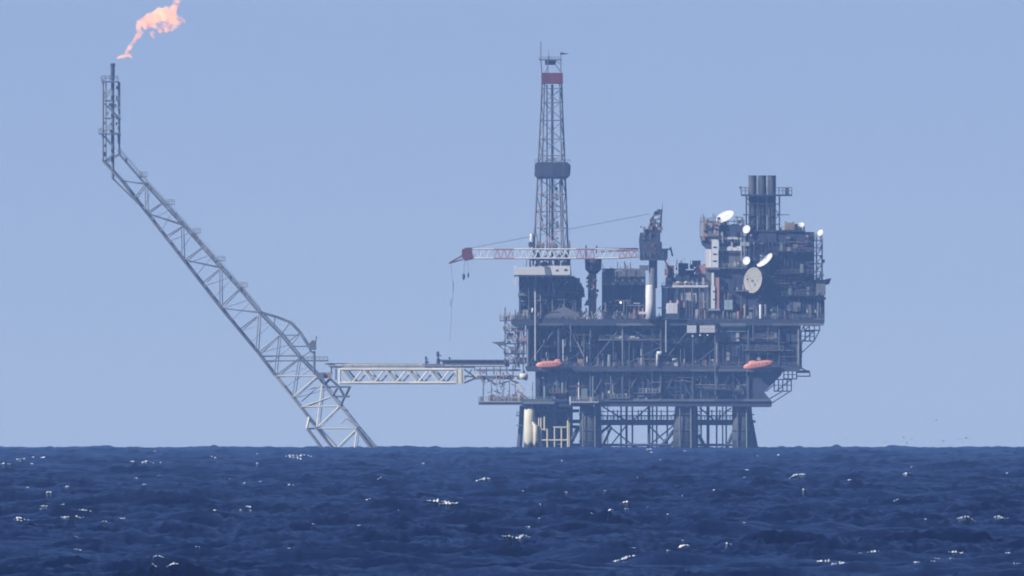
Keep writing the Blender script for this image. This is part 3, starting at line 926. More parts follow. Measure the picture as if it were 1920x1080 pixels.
box('hatch', 1042, 1046, 505, 508, -29.8, -29.05, 'dark', pr_)
box('hatch', 1058, 1063, 504, 507.5, -29.8, -29.05, 'dark', pr_)
for x in (976, 992, 1014, 1036, 1058, 1076):
    tube('column', (x, 517, 6), (x, 597, 6), 1.3, RC(['dark', 'mid']), dm)
for a, b in (((976, 555, 7), (992, 518, 7)), ((1014, 555, 7), (1036, 518, 7)), ((1058, 518, 7), (1036, 555, 7)), ((992, 597, 7), (1014, 557, 7)), ((1036, 597, 7), (1058, 557, 7))):
    tube('brace', a, b, 1.0, RC(['dark', 'mid']), dm)
clutter(dm, 976, 1088, 520, 554, 2, 38, 60, 0.32)
clutter(dm, 976, 1090, 558, 597, 2, 38, 70, 0.35)
for x, y in ((1017, 543), (1038, 543), (1040, 547), (1048, 544), (1072, 546), (1078, 547), (1082, 548), (1094, 547), (1058, 530), (1062, 528)):
    box('light_fitting', x, x + RU(1.6, 3.4), y, y + RU(2, 4.5), 2, 5, RC(['white', 'light', 'teal']), dm)
handrail(973, 554, 8, 1092, 554, 8, dm, 'mid', 6, 0.4)
prism('screen_slope', [(1012, 597.5), (1042, 580), (1058, 574), (1085, 588), (1090, 597.5)], 3, 5, 'mid', dm)
# substructure and drill floor between parapet and derrick legs
box('drill_floor', 992, 1070, 484, 488, 0, 90, 'mid', dm)
for x in (994, 1006, 1020, 1034, 1048, 1058, 1068):
    for d in (2, 88):
        tube('post', (x, 488, d), (x + RU(-4, 4), 516, d), 1.3, RC(['mid', 'light', 'rust']), dm)
for i in range(36):
    x = RU(988, 1068); y = RC((484, 498, 498)); w = RU(2, 7)
    box('equipment', x, x + w, y - RU(3, 13), y, RU(2, 30), RU(32, 60), RC(['light', 'pink', 'mid', 'rust', 'white', 'dark']), dm)
box('upper_platform', 992, 1070, 466, 468.5, -4, 90, 'mid', dm)
handrail(992, 466, -4, 1070, 466, -4, dm, 'light', 7, 0.5, 7)
for i in range(18):
    x = RU(996, 1066); w = RU(2, 6)
    box('equipment', x, x + w, 466 - RU(4, 16), 466, RU(0, 30), RU(32, 60), RC(['mid', 'pink', 'rust', 'light', 'dark']), dm)
dt = thing('storage_drum', 'small white drum on a dark stand beside the derrick base', 'drum', P(997, 466, 0))
tube('drum', (997, 452, -6), (997, 438, -6), 3.6, 'white_clean', dt, 'vessel')
tube('cap', (997, 438, -6), (997, 436.5, -6), 2.6, 'light', dt, 'vessel')
for x in (994.5, 999.5):
    tube('leg', (x, 466.5, -6), (x, 452, -6), 0.9, 'mid', dt)
box('bracket', 991, 1001, 454, 462, -8, -4, 'dark', dt)

# ------------------------------------------------------------------ derrick
de = thing('drilling_derrick', 'tall tapering lattice drilling derrick with dark monkey board and red crown box', 'derrick', P(1033, 468, 25))
BOTL = {'nl': (1001, 468, 0), 'nr': (1056, 468, -6), 'fr': (1065, 468, 56), 'fl': (1012, 468, 60)}
TOPL = {'nl': (1016.5, 156, 16), 'nr': (1049, 156, 14), 'fr': (1053, 156, 40), 'fl': (1021, 156, 42)}
def dleg(k, y):
    a, b = BOTL[k], TOPL[k]
    t = (a[1] - y) / (a[1] - b[1])
    return (a[0] + (b[0] - a[0]) * t, y, a[2] + (b[2] - a[2]) * t)
for k in BOTL:
    for y0, y1 in ((498, 427), (427, 334), (334, 260), (260, 192), (192, 156)):
        tube('leg', dleg(k, y0), dleg(k, y1), 1.75 if y0 > 300 else 1.45, 'tower' if k != 'nl' else 'mid', de)
ys = [468, 427, 396, 364, 334, 304, 291, 260, 225, 192, 165]
for i, y in enumerate(ys):
    for a, b in (('nl', 'nr'), ('nr', 'fr'), ('fr', 'fl'), ('fl', 'nl')):
        tube('girt', dleg(a, y), dleg(b, y), 0.85, 'tower', de)
    if i:
        y0 = ys[i - 1]
        for a, b in ((('nl', 'nr')), (('fr', 'fl')), (('nr', 'fr')), (('fl', 'nl'))):
            pa, pb = (a, b) if i % 2 else (b, a)
            tube('brace', dleg(pa, y0), dleg(pb, y), 0.85, RC(['tower', 'mid', 'pink'] if y0 > 380 else ['tower']), de)
tube('standpipe', (1036, 480, 20), (1035.5, 158, 26), 2.3, 'mid', de)
tube('guide_rail', (1025.5, 480, 24), (1025.5, 158, 28), 1.4, 'mid', de)
tube('guide_rail', (1030, 470, 30), (1031, 336, 28), 1.2, 'pink', de)
tube('ladder_rail', (1053, 468, 20), (1050, 336, 22), 1.2, 'tower', de)
ladder(1041, 470, 336, 10, de, 'tower')
for i in range(34):
    x = RU(1012, 1044); y = RU(350, 466)
    box('drill_fitting', x, x + RU(1.5, 5), y, y + RU(2, 9), RU(8, 20), RU(22, 34), RC(['pink', 'rust', 'mid', 'light', 'mid']), de)
mb = prism('monkey_board', [(1003, 306), (1008, 303.5), (1064, 303.5), (1070, 310), (1069, 328), (1063, 334), (1008, 334), (1002, 329)], -10, 66, 'dark', de)
for i in range(8):
    a = 1005 + i * 7.8
    box('board_panel', a + 0.3, a + 7.5, 306, 331.5, -11.4, -10.05, 'dark', mb)
handrail(1003, 304, -9, 1069, 304, -9, mb, 'mid', 5, 0.4)
cb = box('crown_box', 1015, 1055.5, 136, 156.5, 12, 46, 'red', de)
for i in range(5):
    box('crown_panel', 1015.4 + i * 8.05, 1022.9 + i * 8.05, 137, 155.6, 10.8, 11.95, 'red', cb)
box('crown_floor', 1010, 1053, 110, 112.5, 12, 46, 'mid', de)
for x in (1014, 1027, 1051.5):
    for d in (14, 44):
        tube('crown_post', (x, 112, d), (x + (2 if x < 1020 else 0), 137, d), 1.1, 'tower', de)
tube('crown_brace', (1051, 120, 14), (1040, 112, 14), 0.8, 'tower', de)
tube('crown_brace', (1041, 120, 14), (1051, 134, 14), 0.9, 'tower', de)
tube('crown_brace', (1027, 124, 14), (1022, 136, 14), 0.9, 'tower', de)
box('crown_sheave', 1022, 1042, 112.5, 121, 22, 34, 'mid', de)
handrail(1011, 110, 13, 1053, 110, 13, de, 'tower', 4, 0.4, 6)
tube('antenna', (1014, 112, 20), (1014, 77, 20), 0.85, 'mid', de)
tube('antenna', (1029, 110, 20), (1029, 92, 20), 0.4, 'tower', de)
box('beacon', 1027, 1031, 104.5, 110.2, 18, 22, 'mid', de)
tube('wind_vane_post', (1051.5, 110, 30), (1051.5, 99, 30), 0.5, 'mid', de)
prism('wind_vane', [(1050, 98), (1054, 97.5), (1060, 99), (1068, 100), (1060, 101.5), (1054, 102), (1050, 101.5)], 29.5, 30.5, 'dark', de)

# ------------------------------------------------------------------ main crane
cr = thing('pedestal_crane', 'tall dark pedestal crane with long red and white lattice boom', 'crane', P(1222, 598, -8))
tube('pedestal', (1224.5, 540, -8), (1224.5, 486, -8), 8.0, 'mid', cr, 'vessel')
lathe('pedestal_base', [(10, 0), (9.6, 30), (9.6, 56), (8.4, 62), (8.2, 64)], (1220, 598, -8), (0.0, 0, 1), 'white', cr, 20)
box('base_shelf', 1198, 1216, 584, 588.5, -14, 0, 'white', cr)
box('slew_platform', 1200, 1251, 483.5, 488, -26, 14, 'dark', cr)
mh = prism('machinery_house', [(1198, 450), (1200, 436), (1206, 436), (1208, 429), (1216, 429), (1218, 422), (1230, 424), (1238, 434), (1238, 452), (1241, 455), (1241, 483.5), (1200, 483.5)], -22, 8, 'dark', cr)
for i in range(4):
    box('house_panel', 1202.5 + i * 9.2, 1210.9 + i * 9.2, 452, 481, -23.3, -22.05, 'dark', mh)
cab_ = box('cab', 1239, 1252, 466, 483.5, -24, -6, 'dark', cr)
box('cab_window', 1240.5, 1250.5, 468, 476, -24.8, -24.05, 'glass', cab_)
for d in (-20, 4):
    tube('mast_leg', (1216, 428, d), (1229, 396, d * 0.4), 1.7, 'dark', cr)
    tube('mast_leg', (1238, 436, d), (1240, 393, d * 0.4), 1.9, 'dark', cr)
    for y in (404, 412, 420, 428):
        tube('mast_tie', (1216 + (428 - y) * 0.4, y, d * 0.7), (1239, y - 2, d * 0.7), 0.9, 'mid', cr)
    tube('mast_tie', (1219, 420, d * 0.8), (1239, 404, d * 0.8), 0.9, 'pink', cr)
box('mast_head', 1226, 1241, 396, 403, -8, 2, 'dark', cr)
for i in range(26):
    x = RU(1200, 1238); y = RU(402, 470)
    box('crane_fitting', x, x + RU(2, 6), y, y + RU(2, 8), -26 + RU(0, 3), -20, RC(['dark', 'mid', 'dark', 'mid', 'rust']), cr)
for i in range(12):
    x = RU(1196, 1250)
    tube('crane_rail', (x, 484, -25), (x + RU(-2, 2), 484 - RU(6, 14), -25), 0.5, RC(['mid', 'dark']), cr)
box('mast_head_sheave', 1232, 1242, 392, 399, -7, 1, 'dark', cr)
box('winch', 1218, 1230, 410, 424, -16, 0, 'mid', cr)
tube('antenna', (1242, 394, -3), (1242, 380, -3), 0.6, 'mid', cr)
tube('counter_arm', (1240, 467, -10), (1259, 467, -10), 1.4, 'dark', cr)
tube('counter_arm', (1257, 463, -10), (1261, 480, -10), 1.6, 'dark', cr)
tube('counter_arm', (1245, 486, -10), (1254, 500, -10), 1.2, 'dark', cr)
box('hang_platform', 1199, 1216, 497, 507, -16, 0, 'mid', cr)
# boom
segs = [(1195, 1160, 'pink'), (1160, 1116, 'white'), (1116, 1080, 'pink'), (1080, 1016, 'white'), (1016, 964, 'white'), (964, 926, 'pink'), (926, 886, 'white')]
def hb(x):       # half height of the boom
    return 8.6 if x < 1150 else 8.6 - (x - 1150) / 45 * 3
for x0, x1, mat in segs:
    n = max(2, int(round((x0 - x1) / 13)))
    for d in (-22, -6):
        for s in (-1, 1):
            tube('boom_chord', (x0, 475.5 + s * hb(x0), d), (x1, 475.5 + s * hb(x1), d), 1.5, mat, cr)
        for i in range(n):
            a = x0 + (x1 - x0) * i / n; b = x0 + (x1 - x0) * (i + 1) / n
            mm = (a + b) / 2
            tube('boom_lacing', (a, 475.5 + hb(a), d), (mm, 475.5 - hb(mm), d), 0.95, mat, cr)
            tube('boom_lacing', (mm, 475.5 - hb(mm), d), (b, 475.5 + hb(b), d), 0.95, mat, cr)
    for s in (-1, 1):
        for i in range(n):
            a = x0 + (x1 - x0) * i / n
            tube('boom_tie', (a, 475.5 + s * hb(a), -22), (a, 475.5 + s * hb(a), -6), 0.8, mat, cr)
prism('boom_head', [(866, 468), (874, 464), (885, 464), (887, 486), (872, 489), (866, 482)], -24, -4, 'red', cr)
for d in (-20, -8):
    tube('fly_jib', (868, 478, d), (842, 493, -14), 1.7, 'rust', cr)
tube('fly_jib', (868, 486, -14), (844, 493, -14), 1.1, 'rust', cr)
tube('pendant_line', (1218, 400, -8), (884, 464, -20), 0.24, 'mid', cr)
tube('pendant_line', (1218, 401, -4), (884, 465, -8), 0.24, 'mid', cr)
tube('hoist_rope', (871, 488, -12), (869.5, 514, -12), 0.3, 'dark', cr)
tube('hoist_rope', (877, 488, -14), (878, 512, -14), 0.3, 'dark', cr)
lathe('hook_block', [(0.01, -7), (1.3, -5), (2.6, -1), (2.6, 4), (1.2, 6), (0.01, 6.5)], (869.5, 519, -12), (0, 0, 1), 'dark', cr, 10)
lathe('hook_block', [(0.01, -5), (1.0, -4), (1.6, -1), (1.6, 4), (0.01, 5)], (878, 516, -14), (0, 0, 1), 'dark', cr, 10)
tube('hoist_rope', (845, 493, -14), (850, 540, -14), 0.26, 'mid', cr)
tube('hoist_rope', (850, 540, -14), (843, 640, -14), 0.26, 'mid', cr)
tube('headache_ball', (850, 529, -14), (849.6, 547, -14), 0.75, 'mid', cr)
tube('headache_ball', (846, 560, -14), (845, 575, -14), 0.6, 'mid', cr)


# ------------------------------------------------------------------ second crane (boom folded behind the long one)
c2 = thing('pedestal_crane', 'squat flared dark crane on beige pedestal beneath the long boom', 'crane', P(1111, 598, 30))
lathe('slew_house', [(7, 0), (15, 8), (15.8, 26), (14.5, 30), (3, 31)], (1112.5, 513, 30), (0, 0, 1), 'dark', c2, 10)
tube('pedestal', (1111, 598, 30), (1111, 512, 30), 7.5, 'tan', c2, 'vessel')
tube('jacket_pipe', (1104.5, 560, 21), (1104.5, 515, 21), 2.2, 'light', c2)
for y in (524, 542, 556):
    tube('collar', (1111, y, 30), (1111, y + 3, 30), 9.0, 'mid', c2, 'vessel')
prism('base_gusset', [(1095, 573), (1100, 562), (1112, 557), (1116, 568), (1106, 572)], 14, 22, 'tan', c2)
tube('mast_pin', (1099, 486, 26), (1099, 459, 26), 1.3, 'dark', c2)
tube('mast_pin', (1118.5, 486, 26), (1118.5, 460, 26), 1.3, 'dark', c2)
for d in (24, 36):
    tube('folded_boom', (1118, 466, d), (1197, 466, d), 1.5, 'dark', c2)
    tube('folded_boom', (1118, 472, d), (1197, 469, d), 0.9, 'dark', c2)
for i in range(18):
    a = RU(0, 6.28); y = RU(514, 550)
    x = 1111 + 10 * math.cos(a)
    box('fitting', x - 2, x + 2, y, y + RU(2, 6), 18 + 6 * math.sin(a), 22 + 6 * math.sin(a), RC(['tan', 'pink', 'light', 'rust']), c2)

# ------------------------------------------------------------------ shed with sloping roof in the middle
sh = thing('equipment_shed', 'dark open equipment shed with grey ribbed sloping roof between the cranes', 'shed', P(1168, 598, 60))
for i in range(9):
    a = 1129 + i * 9.0
    t0 = 509 - 4.0 * i / 9; 
    prism('roof_sheet', [(a + 0.2, 534), (a + 0.2, t0), (a + 8.8, t0 - 0.4), (a + 8.8, 534)], 34 + (i % 2) * 1.2, 38, 'mid', sh)
box('roof', 1129, 1210, 503, 506, 38.5, 200, 'mid', sh)
for i in range(8):
    a = 1130 + i * 10
    dd = RU(50, 56)
    box('wall_panel', a + 0.2, a + 9.7, 534, 597.5, dd, dd + 3, 'hazed_clad', sh)
    box('wall_panel', a + 0.2, a + 9.7, 507, 597.5, 198, 201, 'hazed_clad', sh)
for x in (1130, 1156, 1183, 1208):
    tube('column', (x, 508, 36), (x, 597, 36), 1.4, 'dark', sh)
for x in (1129, 1208.5):
    box('wall_panel', x, x + 2, 512, 597.5, 60, 196, 'hazed_clad', sh)
clutter(sh, 1122, 1206, 560, 597, 6, 48, 60, 0.25)
for i in range(20):
    x = RU(1130, 1200)
    box('roof_fitting', x, x + RU(2, 6), 506 - RU(0, 4), 508, RU(34, 60), RU(62, 90), RC(['mid', 'dark', 'rust']), sh)
for i in range(20):
    a = RU(1075, 1160)
    tube('hose', (a, 597, RU(4, 12)), (a + RU(-10, 22), 597 - RU(8, 24), RU(14, 26)), RU(0.6, 1.2), RC(['mid', 'mid', 'light', 'dark']), sh)

# ------------------------------------------------------------------ laydown module in front of the quarters
ld = thing('laydown_module', 'two level grey module with thin pale roof deck between crane and living quarters', 'module', P(1285, 598, 20))
box('roof_deck', 1240, 1328, 534.5, 538, 2, 120, 'white', ld)
for i in range(8):
    a = 1242 + i * 10.8
    dd = RU(8, 12)
    box('wall_panel', a + 0.2, a + 10.4, 539, 578, dd, dd + 2, RC(['light', 'mid', 'light', 'teal']), ld)
    dd = RU(8, 12)
    box('wall_panel', a + 0.2, a + 10.4, 578.5, 597.5, dd, dd + 2, RC(['mid', 'dark']), ld)
for i in range(7):
    tube('post', (1242 + i * 14, 538, 4), (1242 + i * 14, 597, 4), 1.1, RC(['mid', 'dark']), ld)
clutter(ld, 1244, 1326, 545, 597, 3, 7, 22, 0.3)
box('wall_panel', 1241, 1328, 538.5, 597.5, 118, 120, 'hazed_clad', ld)
handrail(1241, 534.5, 3, 1327, 534.5, 3, ld, 'light', 5, 0.4)
# things standing on its roof
tk = thing('storage_tank', 'pair of beige ribbed tanks on the pale roof deck', 'tank', P(1280, 534.5, 12))
for x0, x1 in ((1265, 1279.5), (1280, 1294)):
    tube('barrel', ((x0 + x1) / 2, 534.5, 10), ((x0 + x1) / 2, 518, 10), 7.1, 'cream', tk, 'vessel')
    tube('lid', ((x0 + x1) / 2, 518, 10), ((x0 + x1) / 2, 516.3, 10), 5.0, 'cream', tk, 'vessel')
    tube('band', ((x0 + x1) / 2, 526, 10), ((x0 + x1) / 2, 524.8, 10), 7.4, 'light', tk, 'vessel')
def crate(x0, x1, y0, y1, d0, d1, mat, label, name='container', cat='container', rib='mid', n=4, group=None):
    t = thing(name, label, cat, P((x0 + x1) / 2, y1, (d0 + d1) / 2), group)
    bd = box('body', x0, x1, y0, y1, d0, d1, mat, t)
    w = (x1 - x0) / n
    for i in range(n):
        box('panel', x0 + w * i + 0.35, x0 + w * (i + 1) - 0.35, y0 + 0.8, y1 - 0.8, d0 - 0.6, d0 - 0.02, mat, bd)
    for x in (x0, x1):
        for y in (y0, y1 - 0.0):
            box('corner_fitting', x - 0.5, x + 0.5, y - 0.5, y + 0.5, d0 - 0.8, d0 + 0.6, rib, bd)
    return t
crate(1304, 1323, 496, 513, 18, 40, 'pink', 'faded red container standing against the living quarters')
crate(1272, 1286, 493, 516, 40, 60, 'mid', 'tall grey container behind the beige tanks')
crate(1298, 1314, 488, 500, 44, 60, 'light', 'pale grey machinery box behind the faded red container', 'machinery_box', 'box')
crate(1302, 1326, 513.5, 534.3, 20, 40, 'mid', 'grey machinery box under the faded red container', 'machinery_box', 'box')
crate(1250, 1264, 497, 520, 44, 64, 'rust', 'rusty equipment skid on the pale roof deck beside crane', 'equipment_skid', 'skid')
crate(1286, 1302, 506, 518, 60, 76, 'rust', 'rusty machinery box between the grey containers', 'machinery_box', 'box')
box('support', 1268, 1318, 516, 534.2, 42, 76, 'dark', ld)
box('support', 1248, 1266, 520, 534.2, 42, 66, 'dark', ld)
crate(1249, 1270.5, 568, 588, -6, 2, 'white', 'white equipment cabinet on the upper deck beside the crane base', 'equipment_cabinet', 'cabinet', 'light', 3)
tube('outrigger', (1234, 577, -3), (1250, 577, -3), 1.1, 'light', ld)
box('support', 1246, 1274, 588.1, 597.8, -8, 4, 'dark', ld)
crate(1358, 1374, 562, 581, 0, 8, 'teal', 'pale blue equipment cabinet below the big grey dish', 'equipment_cabinet', 'cabinet', 'mid', 2)

# ------------------------------------------------------------------ living quarters
lq = thing('living_quarters', 'grey and white living quarters block with white stair column and ribbon windows', 'living quarters', P(1358, 598, 30))
box('roof_house', 1312, 1348, 414, 444, 6, 60, 'mid', lq)
prism('sloped_soffit', [(1313, 444.3), (1348, 444.3), (1348, 452), (1334, 467), (1324, 466), (1316, 458)], 8, 58, 'dark', lq)
for i in range(5):
    box('wall_panel', 1313 + i * 7, 1319.6 + i * 7, 416, 443, 4.6, 5.95, RC(['mid', 'light', 'tan', 'mid']), lq)
handrail(1313, 414, 7, 1347, 414, 7, lq, 'mid', 6, 0.45, 7)
box('stair_column', 1334.5, 1347, 449, 501, 0, 7.9, 'white_clean', lq)
box('stair_column', 1323, 1333.8, 467.2, 501, 3, 9, 'white', lq)
box('stair_column', 1334, 1338.5, 511, 536, 0, 8, 'white_clean', lq)
box('stair_column', 1333, 1340.5, 536.2, 578, 0, 8, 'white_clean', lq)
box('stair_column', 1342, 1348.5, 520, 579, 2, 8, 'pink', lq)
box('stair_landing', 1322, 1350, 501.2, 505, -2, 10, 'mid', lq)
box('stair_landing', 1328, 1350, 578.5, 582, -2, 10, 'light', lq)
for y in (462, 475, 488, 545, 560):
    box('slot_window', 1337, 1344 if y < 500 else 1339.5, y, y + 2.4, -0.5, -0.02, 'glass', lq)
for i, (y0, y1, mat) in enumerate(((422, 443, 'dark'), (443.3, 450, 'light'), (450.3, 461, 'mid'), (461.3, 471, 'white'), (471.3, 500, 'mid'), (500.3, 520, 'dark'), (520.3, 560, 'hazed_clad'), (560.3, 597.6, 'hazed_clad'))):
    for k in range(5):
        dd = RU(10, 11.5)
        box('wall_panel', 1348.4 + k * 10.3, 1358.4 + k * 10.3, y0, y1, dd, dd + 2, mat, lq)
box('core', 1349, 1402, 424, 597.5, 14, 140, 'hazed_clad', lq)
box('core', 1324, 1348.6, 468, 597.5, 12, 140, 'mid', lq)
for y in (452, 473):
    for k in range(7):
        box('window', 1352 + k * 6.6, 1356.4 + k * 6.6, y, y + (6 if y < 470 else 5), 9.0, 9.9, 'glass', lq)
for k in range(4):
    box('white_strip', 1352 + k * 11.5, 1361 + k * 11.5, 446, 448.2, 8.6, 9.95, 'white', lq)
    box('white_strip', 1350 + k * 11.5, 1360.5 + k * 11.5, 463, 469.5, 8.6, 9.95, 'white_clean', lq)
for x in (1355, 1390, 1396):
    tube('pipe', (x, 440, 7), (x, 505, 7), 0.9, 'light', lq)
box('balcony', 1349, 1400, 500.5, 503, 2, 9.5, 'mid', lq)
handrail(1349, 500.5, 2.5, 1400, 500.5, 2.5, lq, 'light', 6, 0.4, 8)
box('balcony', 1378, 1425, 543.5, 546, -4, 9, 'mid', lq)
clutter(lq, 1350, 1400, 545, 597, 2, 8, 18, 0.2)
clutter(lq, 1350, 1396, 404, 423, 20, 50, 12, 0.3)

# ------------------------------------------------------------------ power module (large dark block)
pm = thing('power_module', 'large plain dark clad module carrying the exhaust stack', 'module', P(1465, 598, 40))
for i in range(7):
    a = 1402.5 + i * 17.8
    for y0, y1 in ((434, 470), (470.5, 512), (512.5, 554), (554.5, 597.5)):
        if y0 < 440 and i == 6:
            y0 = 446
        dd = RU(6, 9)
        box('wall_panel', a + 0.2, a + 17.5, y0, y1, dd, dd + 2.5, 'hazed_clad', pm)
box('core', 1403, 1527, 434.5, 597.5, 12, 250, 'hazed_clad', pm)
box('roof_edge', 1402, 1510, 431, 434, 4, 250, 'dark', pm)
handrail(1464, 431, 5, 1509, 431, 5, pm, 'mid', 6, 0.4)
box('side_bay', 1522, 1548, 524, 553, 8, 60, 'mid', pm)
prism('side_bay', [(1548.2, 523), (1559, 521), (1555, 532), (1548.2, 534)], 14, 50, 'mid', pm)
box('side_bay', 1527.5, 1546, 553.3, 597.5, 10, 60, 'hazed_clad', pm)
box('side_window', 1531, 1536, 565, 574, 8.4, 9.8, 'teal', pm)
for x in (1531, 1541.5):
    for d in (8, 40):
        tube('post', (x, 446, d), (x, 524, d), 1.25, 'dark', pm)
for i, y in enumerate((450, 463, 478, 493, 508, 521)):
    box('landing', 1527, 1543, y, y + 1.6, 8, 42, 'dark', pm)
    if i:
        tube('brace', (1531, y, 8), (1541, y - 13, 8), 0.8, 'dark', pm)
handrail(1510, 446, 8, 1530, 446, 8, pm, 'mid', 8, 0.5, 5)
for i in range(16):
    x = RU(1471, 1498)
    box('vent_unit', x, x + RU(3, 9), RU(558, 572), RU(574, 584), 2.5, 5.8, RC(['mid', 'mid', 'light', 'dark']), pm)
for x in (1512, 1520, 1527):
    box('light_fitting', x, x + 3, 580, 586, 3, 5.8, RC(['light', 'mid']), pm)
clutter(pm, 1404, 1470, 560, 597, 1.5, 5, 16, 0.15)
for i in range(17):
    x = 1406 + i * 7.2
    box('rib', x, x + 0.8, 452, 556, 3.6, 5.8, RC(['hazed_clad', 'dark', 'dark', 'mid']), pm)
for i in range(26):
    x = RU(1440, 1515); y = RU(450, 556); w = RU(5, 30)
    tube('cable_tray', (x, y, RU(1, 3)), (min(1526, x + w), y, RU(1, 3)), RU(0.45, 0.9), RC(['mid', 'dark', 'rust', 'mid']), pm)
for y in (470, 511, 553):
    wk = box('walkway', 1452, 1530, y, y + 1.6, -6, 3, 'dark', pm)
    handrail(1452, y, -5.5, 1530, y, -5.5, wk, 'mid', 6, 0.4, 8)
for x, y in ((1460, 495), (1500, 495), (1478, 537), (1512, 537), (1462, 455)):
    box('door', x, x + 6, y, y + 15.5, 3.4, 5.4, RC(['mid', 'green', 'light']), pm)
for i in range(30):
    x = RU(1462, 1526); w = RU(2, 7); yb = 431 if x < 1500 else 446.5
    box('roof_unit', x, x + w, yb - RU(3, 12), yb + 0.4, RU(8, 40), RU(42, 80), RC(['mid', 'tan', 'light', 'dark', 'rust']), pm)
for i in range(26):
    x = RU(1526, 1546); y = RU(450, 596)
    box('edge_fitting', x, x + RU(1.5, 5), y, y + RU(2, 7), RU(2, 20), RU(22, 40), RC(['dark', 'mid', 'light', 'dark', 'dark']), pm)
for i in range(14):
    x = RU(1505, 1546)
    tube('stanchion', (x, 597, 4), (x, RU(560, 590), 4), 0.7, RC(['mid', 'dark', 'light']), pm)
crate(1471.5, 1490, 417, 430.8, 10, 30, 'tan', 'tan box container on the roof beside the exhaust stack')

# ------------------------------------------------------------------ exhaust stack
es = thing('exhaust_stack', 'cluster of three tall dark exhaust pipes with railed service platform', 'exhaust stack', P(1430, 431, 40))
for x in (1411.5, 1429.5, 1447.5):
    ep = tube('exhaust_pipe', (x, 434, 34), (x, 329, 34), 7.8, 'stack', es, 'vessel')
    lathe('pipe_rim', [(7.9, 0), (8.3, 0.3), (8.3, 2), (6.8, 2.2), (6.6, 0.5)], (x, 330.5, 34), (0, 0, 1), 'dark', ep, 18)
    tube('exhaust_pipe', (x, 434, 66), (x, 331, 66), 7.8, 'stack', es, 'vessel')
box('platform', 1390, 1485.5, 364, 367, 14, 86, 'dark', es)
handrail(1391, 364, 15, 1403, 364, 15, es, 'mid', 13, 0.6, 6)
handrail(1460, 364, 15, 1485, 364, 15, es, 'mid', 13, 0.6, 6)
handrail(1391, 364, 84, 1485, 364, 84, es, 'mid', 13, 0.5, 8)
lathe('beacon', [(0.01, -2.5), (2.4, -1.5), (2.4, 1.5), (0.01, 2.5)], (1388, 351, 20), (0, 0, 1), 'mid', es, 10)
tube('beacon_post', (1390, 365, 20), (1388, 352, 20), 0.7, 'mid', es)
box('equipment', 1472, 1480, 352, 364, 24, 34, 'dark', es)
for x in (1399.5, 1420.5, 1438.5, 1461.5):
    tube('frame_post', (x, 433, 24), (x, 366, 24), 1.4, 'dark', es)
for i, y in enumerate((382, 402, 420)):
    tube('frame_girt', (1398, y, 23), (1463, y, 23), 1.0, 'dark', es)
for x0 in (1399.5, 1438.5):
    tube('frame_brace', (x0, 432, 23), (x0 + 22, 402, 23), 0.8, 'dark', es)
    tube('frame_brace', (x0 + 22, 402, 23), (x0, 368, 23), 0.8, 'dark', es)
for x in (1420.5, 1438.5):
    tube('drain_pipe', (x, 433, 22), (x, 333, 26), 0.7, 'light', es)
tube('side_arm', (1461, 402, 30), (1481, 402, 30), 0.7, 'dark', es)
box('side_ledge', 1393, 1400, 401, 403, 20, 40, 'dark', es)

# ------------------------------------------------------------------ dishes
def dish(x, y, d, R, n, depth, label, mat, foot, group='satellite dishes'):
    t = thing('satellite_dish', label, 'dish', P(*foot), group)
    prof = [(0.01, -depth)]
    for i in range(1, 9):
        r = R * i / 8
        prof.append((r, -depth * (1 - (i / 8) ** 2)))
    back = [(r, a - 0.5) for r, a in reversed(prof)]
    bm_prof = [(R + 0.35, 0.1), (R + 0.35, -0.7)] 
    rf = lathe('reflector', prof + bm_prof + back[1:], (x, y, d), n, mat, t, 32)
    nv = Vector(n).normalized()
    def off(a):     # point in front of the dish in px coordinates
        return (x + nv.x * a, y - nv.z * a, d + nv.y * a)
    tube('feed_horn', off(R * 0.55), off(R * 0.72), max(0.7, R * 0.06), mat, rf)
    q = nv.to_track_quat('Z', 'Y').to_matrix()
    segs = []
    for k in range(3):
        e = q @ Vector((math.cos(2.09 * k + 0.5), math.sin(2.09 * k + 0.5), 0)) * R * 0.9
        p0 = off(-depth * 0.2)
        segs.append(((p0[0] + e.x, p0[1] - e.z, p0[2] + e.y), off(R * 0.6), max(0.22, R * 0.014)))
    tubes('feed_support', segs, mat, rf, 5)
    tube('mount', off(-depth - 0.3), foot, max(1.0, R * 0.10), 'mid', t)
    return t
dish(1359, 405.5, 30, 18, (-0.40, -0.47, 0.78), 1.6, 'large white dish tilted upward on the living quarters roof', 'white_clean', (1362, 424, 42))
dish(1399.5, 429.5, 2, 7.6, (-0.50, -0.82, 0.25), 1.4, 'small round white dish at the foot of the exhaust stack', 'white_clean', (1403, 440, 8))
dish(1399.5, 488.5, 2, 7.6, (-0.50, -0.82, 0.25), 1.4, 'small round white dish just above the big grey dish', 'white_clean', (1403, 500, 8))
dish(1433.5, 487, -2, 17.5, (-0.60, -0.40, 0.70), 1.3, 'white dish tilted steeply upward against the plain dark module', 'white_clean', (1440, 506, 8))
dish(1411.5, 525, -8, 24, (-0.70, -0.68, 0.12), 2.6, 'biggest round grey dish facing out from the dark module', 'dish_grey', (1404, 530, 8))
dish(1502, 422, 20, 6.4, (-0.3, -0.7, 0.6), 1.2, 'small white dish on the roof beside the tan container', 'white_clean', (1503, 431, 24))
dish(1538, 436, 14, 6.0, (-0.5, -0.7, 0.4), 1.2, 'small white dish on top of the lattice end stair', 'white_clean', (1538, 450, 18))

